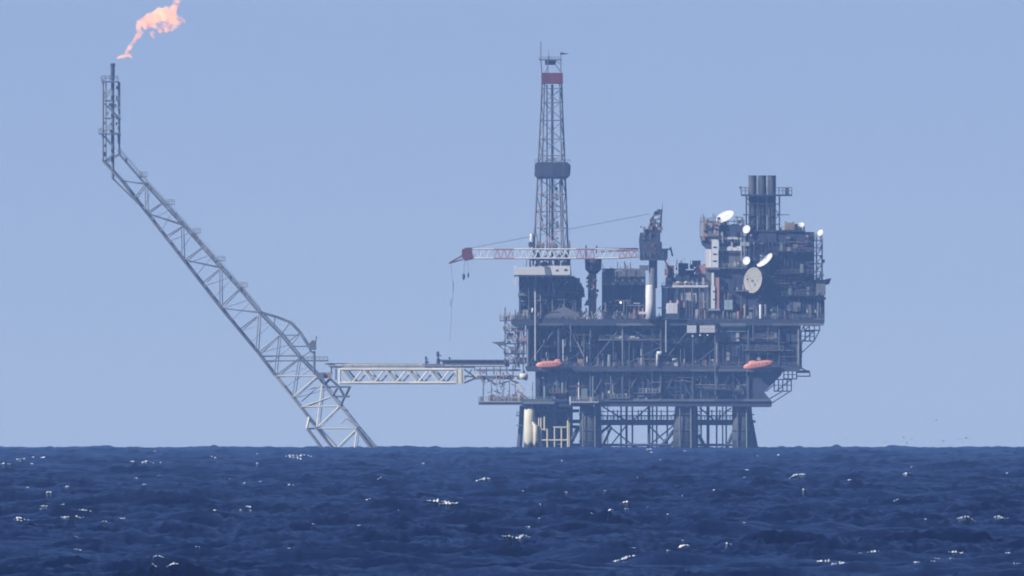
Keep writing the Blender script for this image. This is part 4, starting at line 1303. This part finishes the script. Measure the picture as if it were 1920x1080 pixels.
# small pale and rusty machinery crowding the laydown roof and the module tops
for i in range(34):
    x = RU(1242, 1322); w = RU(2.5, 9); hgt = RU(4, 15)
    if 1262 < x + w / 2 < 1296:
        hgt = RU(3, 5)
    box('roof_unit', x, x + w, 534.3 - hgt, 534.4, RU(3, 9) if not 1256 < x < 1296 else 2.5, RU(22, 38), RC(['light', 'tan', 'cream', 'rust', 'mid', 'white', 'pink']), ld)
for i in range(22):
    x = RU(1244, 1330); y = RU(494, 514)
    box('roof_unit', x, x + RU(2, 7), y, y + RU(3, 9), RU(36, 41), 43, RC(['light', 'tan', 'rust', 'mid', 'dark']), ld)
for i in range(40):
    x = RU(1349, 1400); y = RC((442, 461, 500, 543, 578, 597)); w = RU(2, 7)
    box('wall_unit', x, x + w, y - RU(3, 11), y, RU(4, 7), 9.4, RC(['light', 'tan', 'mid', 'dark', 'teal', 'cream', 'dark']), lq)
for i in range(44):
    x = RU(1404, 1522); y = RU(440, 596); w = RU(2, 8)
    box('wall_unit', x, x + w, y - RU(2, 8), y, RU(1, 3.5), 5.6, RC(['dark', 'dark', 'mid', 'mid', 'light', 'tan']), pm)
for i in range(26):
    x = RU(1314, 1347); y = RU(404, 448); w = RU(2, 7)
    box('roof_unit', x, x + w, y, y + RU(3, 9), RU(1, 4), 9, RC(['mid', 'tan', 'dark', 'light', 'pink']), lq)

# thin masts, whips and scaffold poles that roughen the roof lines
for parent, nm, x0, x1, y, d0, d1, n in ((lq, 'roof_pole', 1314, 1346, 414, 8, 50, 9), (lq, 'roof_pole', 1350, 1400, 422, 18, 60, 10), (pm, 'roof_pole', 1464, 1512, 431, 8, 80, 12), (pm, 'roof_pole', 1512, 1544, 448, 8, 40, 9),
                                         (sh, 'roof_pole', 1130, 1205, 504, 40, 90, 9), (ld, 'roof_pole', 1246, 1326, 500, 44, 70, 10), (dm, 'roof_pole', 968, 1070, 499, 4, 60, 14), (st, 'scaffold_pole', 938, 985, 600, 6, 46, 14)):
    for i in range(n):
        x = RU(x0, x1); d = RU(d0, d1)
        tube(nm, (x, y + 1.5, d), (x + RU(-1.5, 1.5), y - RU(5, 17), d), RU(0.45, 0.9), RC(['mid', 'dark', 'light', 'rust', 'pink']), parent)
for x0, x1, y in ((1244, 1262, 512), (1268, 1300, 500), (1322, 1332, 492)):
    for i in range(3):
        x = RU(x0, x1 - 4)
        box('roof_unit', x, x + RU(3, 8), y - RU(4, 9), y + 4, 46, 66, RC(['light', 'tan', 'rust', 'mid']), ld)

# ------------------------------------------------------------------ flare tower
ft = thing('flare_tower', 'tall grey lattice flare boom leaning from the sea with a vertical tip', 'flare tower', P(640, 845, 20))
CL = [(193, 148), (193, 302), (227, 338), (274, 399), (342, 486), (413, 577), (482, 660), (515, 704), (547, 743), (593, 802), (640, 862)]
CR = [(222, 287), (272, 345), (347, 427), (413, 502), (448, 541), (486, 586), (526, 627), (562, 671), (595, 704), (623, 743), (645, 770), (670, 802), (721, 862)]
def chain(name, pts, d, r, mat, parent, dx=0, dy=0):
    for a, b in zip(pts[:-1], pts[1:]):
        tube(name, (a[0] + dx, a[1] + dy, d), (b[0] + dx, b[1] + dy, d), r, 'light' if (name == 'chord' and 700 < a[1] < 790) else mat, parent)
FD = 42
chain('chord', CL, 0, 1.95, 'tower', ft)
chain('chord', CL[1:], FD, 1.5, 'tower', ft, 5, 1)
chain('chord', CR, 6, 2.1, 'tower', ft)
chain('chord', CR[1:], FD - 6, 1.4, 'tower', ft, 4, -2)
BR = [((272, 345), (227, 338)), ((272, 345), (273, 397)), ((272, 345), (252, 370)), ((304, 380), (274, 399)), ((342, 422), (274, 399)), ((340, 424), (341, 484)), ((342, 424), (312, 442)),
      ((378, 464), (345, 488)), ((413, 502), (342, 486)), ((412, 504), (412, 575)), ((410, 505), (382, 528)), ((447, 543), (416, 572)), ((486, 586), (413, 577)), ((485, 590), (480, 654)),
      ((482, 593), (451, 616)), ((524, 629), (486, 660)), ((523, 630), (514, 702)), ((560, 672), (517, 704)), ((560, 674), (548, 742)), ((594, 706), (550, 744)), ((595, 705), (517, 705)),
      ((560, 667), (490, 667)), ((575, 676), (496, 676)), ((604, 722), (594, 800)), ((637, 761), (596, 800)), ((637, 761), (562, 763)), ((668, 803), (576, 803)), ((623, 743), (566, 763)),
      ((668, 805), (629, 842)), ((669, 805), (664, 848)), ((596, 803), (640, 850)), ((222, 289), (197, 302))]
for a, b in BR:
    near = (a[0], a[1], 6); nearb = (b[0], b[1], 0)
    tube('brace', near, nearb, 1.1 if a[1] < 700 else 1.35, 'tower' if a[1] < 700 else 'cream', ft)
    tube('brace', (a[0] + 4, a[1] - 1, FD - 6), (b[0] + 5, b[1] + 1, FD), 0.9, 'tower', ft)
for x, y in CL[2:]:
    tube('cross_tie', (x, y, 0), (x + 5, y + 1, FD), 1.2, 'tower', ft)
for x, y in CR:
    tube('cross_tie', (x, y, 6), (x + 4, y - 2, FD - 6), 1.2, 'tower', ft)
for (x0, y0), (x1, y1) in zip(CL[2:-1], CL[3:]):
    tube('plan_brace', (x0, y0, 0), (x1 + 5, y1 + 1, FD), 0.9, 'tower', ft)
# secondary lacing, conduits and pipe clamps along the boom
def along(pts, y):
    for (x0, y0), (x1, y1) in zip(pts[:-1], pts[1:]):
        if y0 <= y <= y1:
            return x0 + (x1 - x0) * (y - y0) / (y1 - y0)
yy_ = [352 + 21 * i for i in range(20)]
for i, y in enumerate(yy_[:-1]):
    xl, xr = along(CL, y + 16), along(CR, y)
    if i % 2 == 0:
        tube('lacing', (xl + 2, y + 16, 20), (xr + 1, y, 20), 0.55, RC(['tower', 'mid', 'light']), ft)
    else:
        tube('lacing', (xl + 4, y + 16, FD), (along(CR, y - 18) + 3, y - 18, FD - 6), 0.5, RC(['tower', 'mid']), ft)
    box('pipe_clamp', xl + 1, xl + 5, y + 14, y + 18, 14, 24, RC(['mid', 'rust', 'light', 'dark']), ft)
for i in range(26):
    y = RU(300, 560); x = along(CR, y)
    box('walkway_fitting', x - 1, x + RU(2, 5), y - RU(3, 8), y, 2, 10, RC(['mid', 'light', 'rust', 'dark']), ft)
for i in range(22):
    x = RU(194, 222); y = RU(156, 290)
    box('tip_fitting', x, x + RU(1.5, 5), y, y + RU(2, 7), RU(2, 20), RU(22, 34), RC(['mid', 'dark', 'dark', 'tower']), ft)
# leg sleeve at the waterline
tube('sleeve', (576, 803, -6), (612, 852, -6), 3.0, 'tower', ft)
tube('sleeve', (575, 803, -6), (580, 782, -2), 2.4, 'cream', ft)
tube('sleeve', (580, 782, -2), (592, 801, 0), 1.8, 'light', ft)
tube('sleeve', (668, 802, 4), (712, 862, 4), 3.2, 'tower', ft)
# riser and vertical tip
tube('gas_riser', (211, 334, 20), (211, 150, 20), 3.1, 'mid', ft, 'vessel')
tube('flare_tip', (211, 150, 20), (211, 124, 20), 3.9, 'dark', ft, 'vessel')
tube('flare_tip', (211, 124, 20), (211, 118, 20), 4.6, 'dark', ft, 'vessel')
chain('gas_riser', [(211, 334), (280, 402), (345, 484), (418, 577), (486, 662)], 22, 1.6, 'tower', ft)
tube('mast_leg', (222, 290, 8), (222, 152, 8), 1.5, 'light', ft)
tube('mast_leg', (198, 300, 42), (198, 152, 42), 1.3, 'tower', ft)
tube('mast_leg', (224, 290, 36), (224, 152, 36), 1.2, 'light', ft)
for a, b in (((209, 165, 0), (194, 184, 0)), ((194, 188, 0), (212, 188, 0)), ((194, 193, 0), (224, 222, 6)), ((194, 221, 0), (212, 221, 0)), ((210, 228, 0), (194, 247, 0)), ((194, 254, 0), (212, 277, 0)), ((212, 289, 0), (194, 302, 0)), ((194, 302, 0), (213, 322, 0)), ((221, 222, 6), (211, 215, 6))):
    tube('brace', a, b, 1.0, 'tower', ft)
    tube('brace', (a[0] + 3, a[1] + 1, 40), (b[0] + 3, b[1] + 1, 40), 0.8, 'tower', ft)
box('platform', 190, 221, 151.5, 154, -6, 46, 'mid', ft)
handrail(190, 151.5, -6, 221, 151.5, -6, ft, 'mid', 9, 0.7, 7)
box('platform', 185, 226, 249.5, 252, -6, 46, 'mid', ft)
handrail(185, 249.5, -6, 193, 249.5, -6, ft, 'mid', 9, 0.6, 5)
handrail(214, 255, -6, 226, 255, -6, ft, 'mid', 6, 0.6, 5)
box('igniter_box', 217, 225, 179, 189, 4, 12, 'mid', ft)
box('side_landing', 217, 225, 219, 223, 0, 14, 'mid', ft)
# handrail and rest platforms along the upper chord
pts = CR[:6]
for (x0, y0), (x1, y1) in zip(pts[:-1], pts[1:]):
    handrail(x0 + 2, y0 - 2, 2, x1 + 2, y1 - 2, 2, ft, 'tower', 8, 0.45, 7)
for x, y in ((262, 330), (313, 382), (362, 436), (408, 488), (450, 537)):
    box('rest_platform', x, x + 14, y, y + 1.6, 0, 24, 'tower', ft)
    handrail(x, y, 0, x + 14, y, 0, ft, 'tower', 8, 0.55, 5)
# hunched secondary frame above the bridge
OUT = [(489, 586), (516, 594), (543, 604), (562, 624), (577, 649)]
chain('outer_chord', OUT, 4, 1.6, 'tower', ft)
chain('outer_chord', OUT, 38, 1.2, 'tower', ft, 3, -1)
for a, b in (((543, 605), (527, 627)), ((535, 628), (561, 628)), ((560, 630), (548, 644)), ((548, 649), (577, 649)), ((582, 658), (562, 671)), ((577, 649), (586, 662)), ((516, 594), (513, 612)), ((562, 624), (540, 641))):
    tube('brace', (*a, 4), (*b, 6), 1.1, 'tower', ft)
tube('kingpost', (589, 658, 6), (589, 702, 6), 2.4, 'tower', ft)
box('winch_house', 579, 593, 643, 656, 0, 14, 'mid', ft)
prism('winch_hood', [(580, 643), (586, 637), (593, 640), (593, 643)], 2, 12, 'mid', ft)
tube('antenna', (591.5, 642, 6), (593.5, 630, 6), 1.2, 'mid', ft)
box('walkway', 560, 616, 674.5, 677.5, 4, 30, 'mid', ft)
handrail(562, 674.5, 4, 614, 674.5, 4, ft, 'mid', 6, 0.5, 7)
box('bearing_block', 594, 607, 698, 711, -2, 34, 'mid', ft)
box('bearing_block', 607.2, 622, 698, 709, 2, 30, 'tan', ft)
for a, b in (((604, 725), (655, 725)), ((629, 743), (654, 743)), ((655, 725), (646, 744)), ((635, 726), (645, 743)), ((631, 728), (623, 742)), ((645, 744), (638, 760)), ((618, 710), (637, 727)), ((604, 725), (618, 710))):
    tube('bracket', (*a, 6), (*b, 6), 1.7, 'mid', ft)
    tube('bracket', (a[0] + 2, a[1], 34), (b[0] + 2, b[1], 34), 1.2, 'mid', ft)
for a, b in (((562, 763), (580, 782)), ((640, 794), (650, 784)), ((650, 784), (668, 800)), ((566, 752), (600, 722)), ((577, 730), (604, 724))):
    tube('brace', (*a, 10), (*b, 10), 1.0, 'light', ft)

# ------------------------------------------------------------------ bridge
bg_ = thing('link_bridge', 'cream steel truss footbridge linking the flare tower to the platform', 'bridge', P(760, 719, 24))
for d, r in ((6, 2.5), (42, 1.9)):
    for y in (692.5, 717.5):
        for i in range(5):
            a = 637 + i * 43.4; b = a + 43.4
            tube('chord', (a, y, d), (b, y, d), r, 'cream', bg_)
    sh_ = 0 if d == 6 else 12
    for i in range(6):
        t = 640 + sh_ + 41 * i
        if t + 20 < 858:
            tube('diagonal', (t, 692.5, d), (t + 20, 717.5, d), 1.9, 'cream', bg_)
        if t + 41 < 858:
            tube('diagonal', (t + 20, 717.5, d), (t + 41, 692.5, d), 1.5, 'cream' if d == 6 else 'light', bg_)
        if d == 42:
            tube('diagonal', (t + 8, 717.5, d), (t + 28, 692.5, d), 1.0, 'light', bg_)
            tube('diagonal', (t - 6 if t > 646 else t, 692.5, d - 12), (t + 14, 717.5, d - 12), 0.9, 'light', bg_)
for i in range(11):
    x = 637 + i * 21.7
    tube('cross_beam', (x, 717.5, 6), (x, 717.5, 42), 1.0, 'cream', bg_)
    tube('cross_beam', (x, 692.5, 6), (x, 692.5, 42), 1.0, 'cream', bg_)
    tube('floor_strut', (x, 717.5, 6), (min(x + 21.7, 854), 717.5, 42), 0.7, 'light', bg_)
tube('end_post', (637, 691, 6), (637, 719, 6), 2.0, 'cream', bg_)
tube('end_post', (637, 691, 42), (637, 719, 42), 1.8, 'cream', bg_)
tube('end_post', (630, 690, 24), (630, 712, 24), 1.2, 'light', bg_)
for x0, x1, y, r, mat, d in ((616, 955, 685.5, 1.9, 'light', 10), (616, 955, 684.5, 1.7, 'cream', 20), (610, 955, 682, 1.2, 'light', 34), (622, 890, 688, 1.3, 'cream', 28)):
    n = 4
    for i in range(n):
        tube('deck_pipe', (x0 + (x1 - x0) * i / n, y, d), (x0 + (x1 - x0) * (i + 1) / n, y, d), r, mat, bg_)
for i in range(15):
    x = 626 + i * 17
    tube('pipe_support', (x, 682, 8), (x, 692, 8), 0.7, 'light', bg_)
tube('gangway_rail', (620, 680, 24), (622, 700, 24), 1.2, 'light', bg_)
for i in range(4):
    prism('end_plate', [(852 + i * 4.6, 691), (856.4 + i * 4.6, 691), (856.4 + i * 4.6, 719), (852 + i * 4.6, 719)], 4.0 + (i % 2), 9, 'cream', bg_)
for d in (8, 40):
    tube('nose_strut', (870, 718, d), (893, 708, 24), 1.6, 'cream', bg_)
    tube('nose_strut', (870, 692, d), (890, 706, 24), 1.3, 'mid', bg_)
    tube('nose_strut', (869, 705, d), (893, 706, 24), 1.3, 'cream', bg_)
box('nose_bearing', 887, 897, 699, 711, 18, 30, 'cream', bg_)
tube('nose_post', (890, 688, 24), (890, 704, 24), 1.0, 'white', bg_)
# pipe rack on top of the bridge
for i, (y, d) in enumerate(((676, 12), (678.5, 18), (676, 26), (679, 32))):
    for k in range(3):
        x0 = 829 + k * 42; x1 = x0 + 42
        tube('service_pipe', (x0, y, d), (x1, y, d), 2.0 if i < 2 else 1.5, 'dark', bg_)
for x in (832, 852, 874, 896, 918, 940):
    tube('pipe_support', (x, 676, 14), (x, 684, 14), 0.9, 'mid', bg_)
box('support_beam', 893, 976, 692, 695.5, 12, 30, 'mid', bg_)
for x in (900, 912, 926, 938, 950, 962):
    tube('pipe_support', (x, 684, 16), (x, 705, 16), 1.0, RC(['mid', 'light', 'rust']), bg_)
def valve(x, yb, h, w, label):
    t = thing('valve_stand', label, 'valve', P(x, yb, 16), 'valve stands on the bridge')
    tube('stem', (x, yb, 16), (x, yb - h, 16), w * 0.45, 'dark', t)
    tube('body', (x, yb - 1, 16), (x, yb - h * 0.45, 16), w * 0.95, 'dark', t, 'vessel')
    tube('actuator', (x - w * 0.2, yb - h * 0.62, 16), (x - w * 0.2, yb - h, 16), w * 0.75, 'dark', t, 'vessel')
    tube('side_flange', (x, yb - h * 0.35, 16), (x + w * 2.0, yb - h * 0.3, 16), w * 0.6, 'mid', t)
    tube('hand_wheel', (x + w * 1.1, yb - h * 0.7, 15), (x + w * 1.1, yb - h * 0.7, 17), w * 0.5, 'mid', t)
    return t
valve(821.5, 683, 24, 3.6, 'tall dark valve stand at the end of the dark pipes on the bridge')
valve(799, 683, 15, 2.6, 'short grey valve stand alone on the bridge walkway')
valve(843, 678, 9, 2.0, 'small dark valve sitting on top of the dark bridge pipes')
box('valve_base', 792, 832, 682, 684.6, 8, 28, 'mid', bg_)

# ------------------------------------------------------------------ gas flame
def make_flame():
    bm = bmesh.new()
    rs = random.Random(5)
    blobs = [(221, 108, 2.2), (226, 106, 2.6), (231, 105, 2.6), (236, 104, 3.0), (243, 104, 2.6), (246, 107, 1.8), (237, 97, 2.6), (241, 91, 3.2), (244, 86, 3.8), (248, 83, 3.6), (252, 77, 3.2), (257, 71, 4.0), (260, 64, 4.2), (260, 57, 4.2), (259, 49, 5.0), (263, 42, 6.5),
             (266, 60, 3.0), (272, 50, 4.5), (274, 38, 8.5), (282, 48, 4.2), (285, 62, 3.6), (287, 68, 2.6), (284, 34, 10), (295, 30, 12), (292, 48, 6), (306, 28, 13), (306, 46, 6), (318, 26, 12), (317, 44, 7), (326, 34, 8), (327, 46, 8), (334, 42, 6), (340, 36, 4.5), (345, 40, 3),
             (324, 16, 7.5), (329, 8, 6), (331, 0, 5.5), (332, -10, 5.5), (334, -20, 6), (338, -32, 7), (343, -44, 6), (347, -56, 4), (350, -64, 2.4), (312, 56, 4.5), (300, 58, 4), (322, 55, 3.5)]
    for x, y, r in blobs:
        r *= 1.35 if y > 60 else 1.1
        c = P(x, y, 20 + rs.uniform(-3, 3))
        m = Matrix.Translation(c) @ Matrix.Rotation(rs.uniform(0, 3), 4, 'Y') @ Matrix.Diagonal((r * PX * 1.1, r * PX * 0.9, r * PX, 1))
        bmesh.ops.create_icosphere(bm, subdivisions=2, radius=1.0, matrix=m)
        for k in range(5):
            a = rs.uniform(0, 6.28); q = r * rs.uniform(0.2, 0.5)
            mm = Matrix.Translation(P(x + math.cos(a) * r * 0.95, y + math.sin(a) * r * 0.95, 20 + rs.uniform(-4, 4))) @ Matrix.Diagonal((q * PX,) * 3 + (1,))
            bmesh.ops.create_icosphere(bm, subdivisions=1, radius=1.0, matrix=mm)
    m = bpy.data.materials.new('burning_gas'); m.use_nodes = True
    nt = m.node_tree; nt.nodes.clear()
    geo = nt.nodes.new('ShaderNodeNewGeometry')
    n1 = nt.nodes.new('ShaderNodeTexNoise'); n1.inputs['Scale'].default_value = 0.5; n1.inputs['Detail'].default_value = 4
    nt.links.new(geo.outputs['Position'], n1.inputs['Vector'])
    rmp = nt.nodes.new('ShaderNodeMapRange'); rmp.inputs[1].default_value = 0.34; rmp.inputs[2].default_value = 0.58
    rmp.inputs[3].default_value = 0.02; rmp.inputs[4].default_value = 1.0
    nt.links.new(n1.outputs[0], rmp.inputs[0])
    n2 = nt.nodes.new('ShaderNodeTexNoise'); n2.inputs['Scale'].default_value = 0.3
    nt.links.new(geo.outputs['Position'], n2.inputs['Vector'])
    cr_ = nt.nodes.new('ShaderNodeValToRGB')
    cr_.color_ramp.elements[0].position = 0.38; cr_.color_ramp.elements[0].color = (1.0, 0.33, 0.16, 1)
    cr_.color_ramp.elements[1].position = 0.62; cr_.color_ramp.elements[1].color = (1.0, 0.52, 0.27, 1)
    nt.links.new(n2.outputs[0], cr_.inputs[0])
    pv = nt.nodes.new('ShaderNodeVolumePrincipled')
    pv.inputs['Color'].default_value = (0.25, 0.2, 0.2, 1)
    dm_ = nt.nodes.new('ShaderNodeMath'); dm_.operation = 'MULTIPLY'; dm_.inputs[1].default_value = 0.9
    em_ = nt.nodes.new('ShaderNodeMath'); em_.operation = 'MULTIPLY'; em_.inputs[1].default_value = 1.35
    nt.links.new(rmp.outputs[0], dm_.inputs[0]); nt.links.new(rmp.outputs[0], em_.inputs[0])
    nt.links.new(dm_.outputs[0], pv.inputs['Density']); nt.links.new(em_.outputs[0], pv.inputs['Emission Strength'])
    nt.links.new(cr_.outputs[0], pv.inputs['Emission Color'])
    o_ = nt.nodes.new('ShaderNodeOutputMaterial'); nt.links.new(pv.outputs[0], o_.inputs['Volume'])
    o = mesh_obj('gas_flame', bm, m, None)
    rm = o.modifiers.new('remesh', 'REMESH'); rm.mode = 'VOXEL'; rm.voxel_size = 0.22; rm.use_smooth_shade = True
    tag(o, 'pale orange gas flame streaming away from the flare tip', 'flame')
make_flame()

# ------------------------------------------------------------------ seabirds low over the horizon
def bird(x, y, d, s, k):
    bm = bmesh.new()
    c = P(x, y, d)
    def V(a, b, h):
        return c + Vector((a, b, h)) * s
    # body: spindle along x
    prof = [(-0.34, 0.01), (-0.2, 0.06), (0.0, 0.085), (0.16, 0.07), (0.24, 0.05), (0.30, 0.045), (0.37, 0.01)]
    rings = [[bm.verts.new(V(a, r * math.cos(t * 1.047), r * math.sin(t * 1.047) + (0.03 if a > 0.2 else 0))) for t in range(6)] for a, r in prof]
    for i in range(len(rings) - 1):
        for t in range(6):
            bm.faces.new((rings[i][t], rings[i][(t + 1) % 6], rings[i + 1][(t + 1) % 6], rings[i + 1][t]))
    for sgn in (-1, 1):
        up = (0.22, 0.30, 0.05, 0.36)[k % 4]
        a = [bm.verts.new(V(0.12, sgn * 0.05, 0.04)), bm.verts.new(V(-0.10, sgn * 0.05, 0.05)), bm.verts.new(V(-0.12, sgn * 0.34, up)), bm.verts.new(V(0.08, sgn * 0.34, up + 0.02)), bm.verts.new(V(-0.16, sgn * 0.68, up * 0.75))]
        bm.faces.new((a[0], a[1], a[2], a[3])); bm.faces.new((a[3], a[2], a[4]))
    ext = bmesh.ops.extrude_face_region(bm, geom=[f for f in bm.faces if len(f.verts) == 3 or f.calc_area() > 0.02 * s * s])
    for v in [g for g in ext['geom'] if isinstance(g, bmesh.types.BMVert)]:
        v.co.z -= 0.02 * s
    bmesh.ops.recalc_face_normals(bm, faces=bm.faces)
    o = mesh_obj('seabird', bm, 'mid', None)
    tag(o, 'tiny dark seabird flying low over the open horizon', 'bird', 'seabirds over the horizon')
for k, (x, y, s) in enumerate(((1581, 821, 0.9), (1692, 820, 1.0), (1708, 823, 1.1), (1700, 831, 0.9), (1756.5, 788, 1.2), (1771, 827, 1.0), (1801, 823, 1.1), (1816, 822, 1.1), (1637, 828, 0.8), (1665, 829, 0.9), (767, 778, 0.9))):
    bird(x, y, -300 + 90 * k, s, k)
# ------------------------------------------------------------------ haze
bm = bmesh.new(); bmesh.ops.create_cube(bm, size=1)
hm = bpy.data.meshes.new('haze'); bm.to_mesh(hm); bm.free()
haze = bpy.data.objects.new('haze', hm); COL.objects.link(haze)
haze.scale = (28000, 28000, 180); haze.location = (0, -D, 170 - 90)
haze['kind'] = 'stuff'; haze['label'] = 'pale blue sea haze in the air'
m = bpy.data.materials.new('haze'); m.use_nodes = True
nt = m.node_tree; nt.nodes.clear()
pv = nt.nodes.new('ShaderNodeVolumePrincipled')
pv.inputs['Color'].default_value = HAZE_COLOR
pv.inputs['Density'].default_value = HAZE_DENSITY
pv.inputs['Anisotropy'].default_value = 0.0
om = nt.nodes.new('ShaderNodeOutputMaterial'); nt.links.new(pv.outputs[0], om.inputs['Volume'])
hm.materials.append(m)
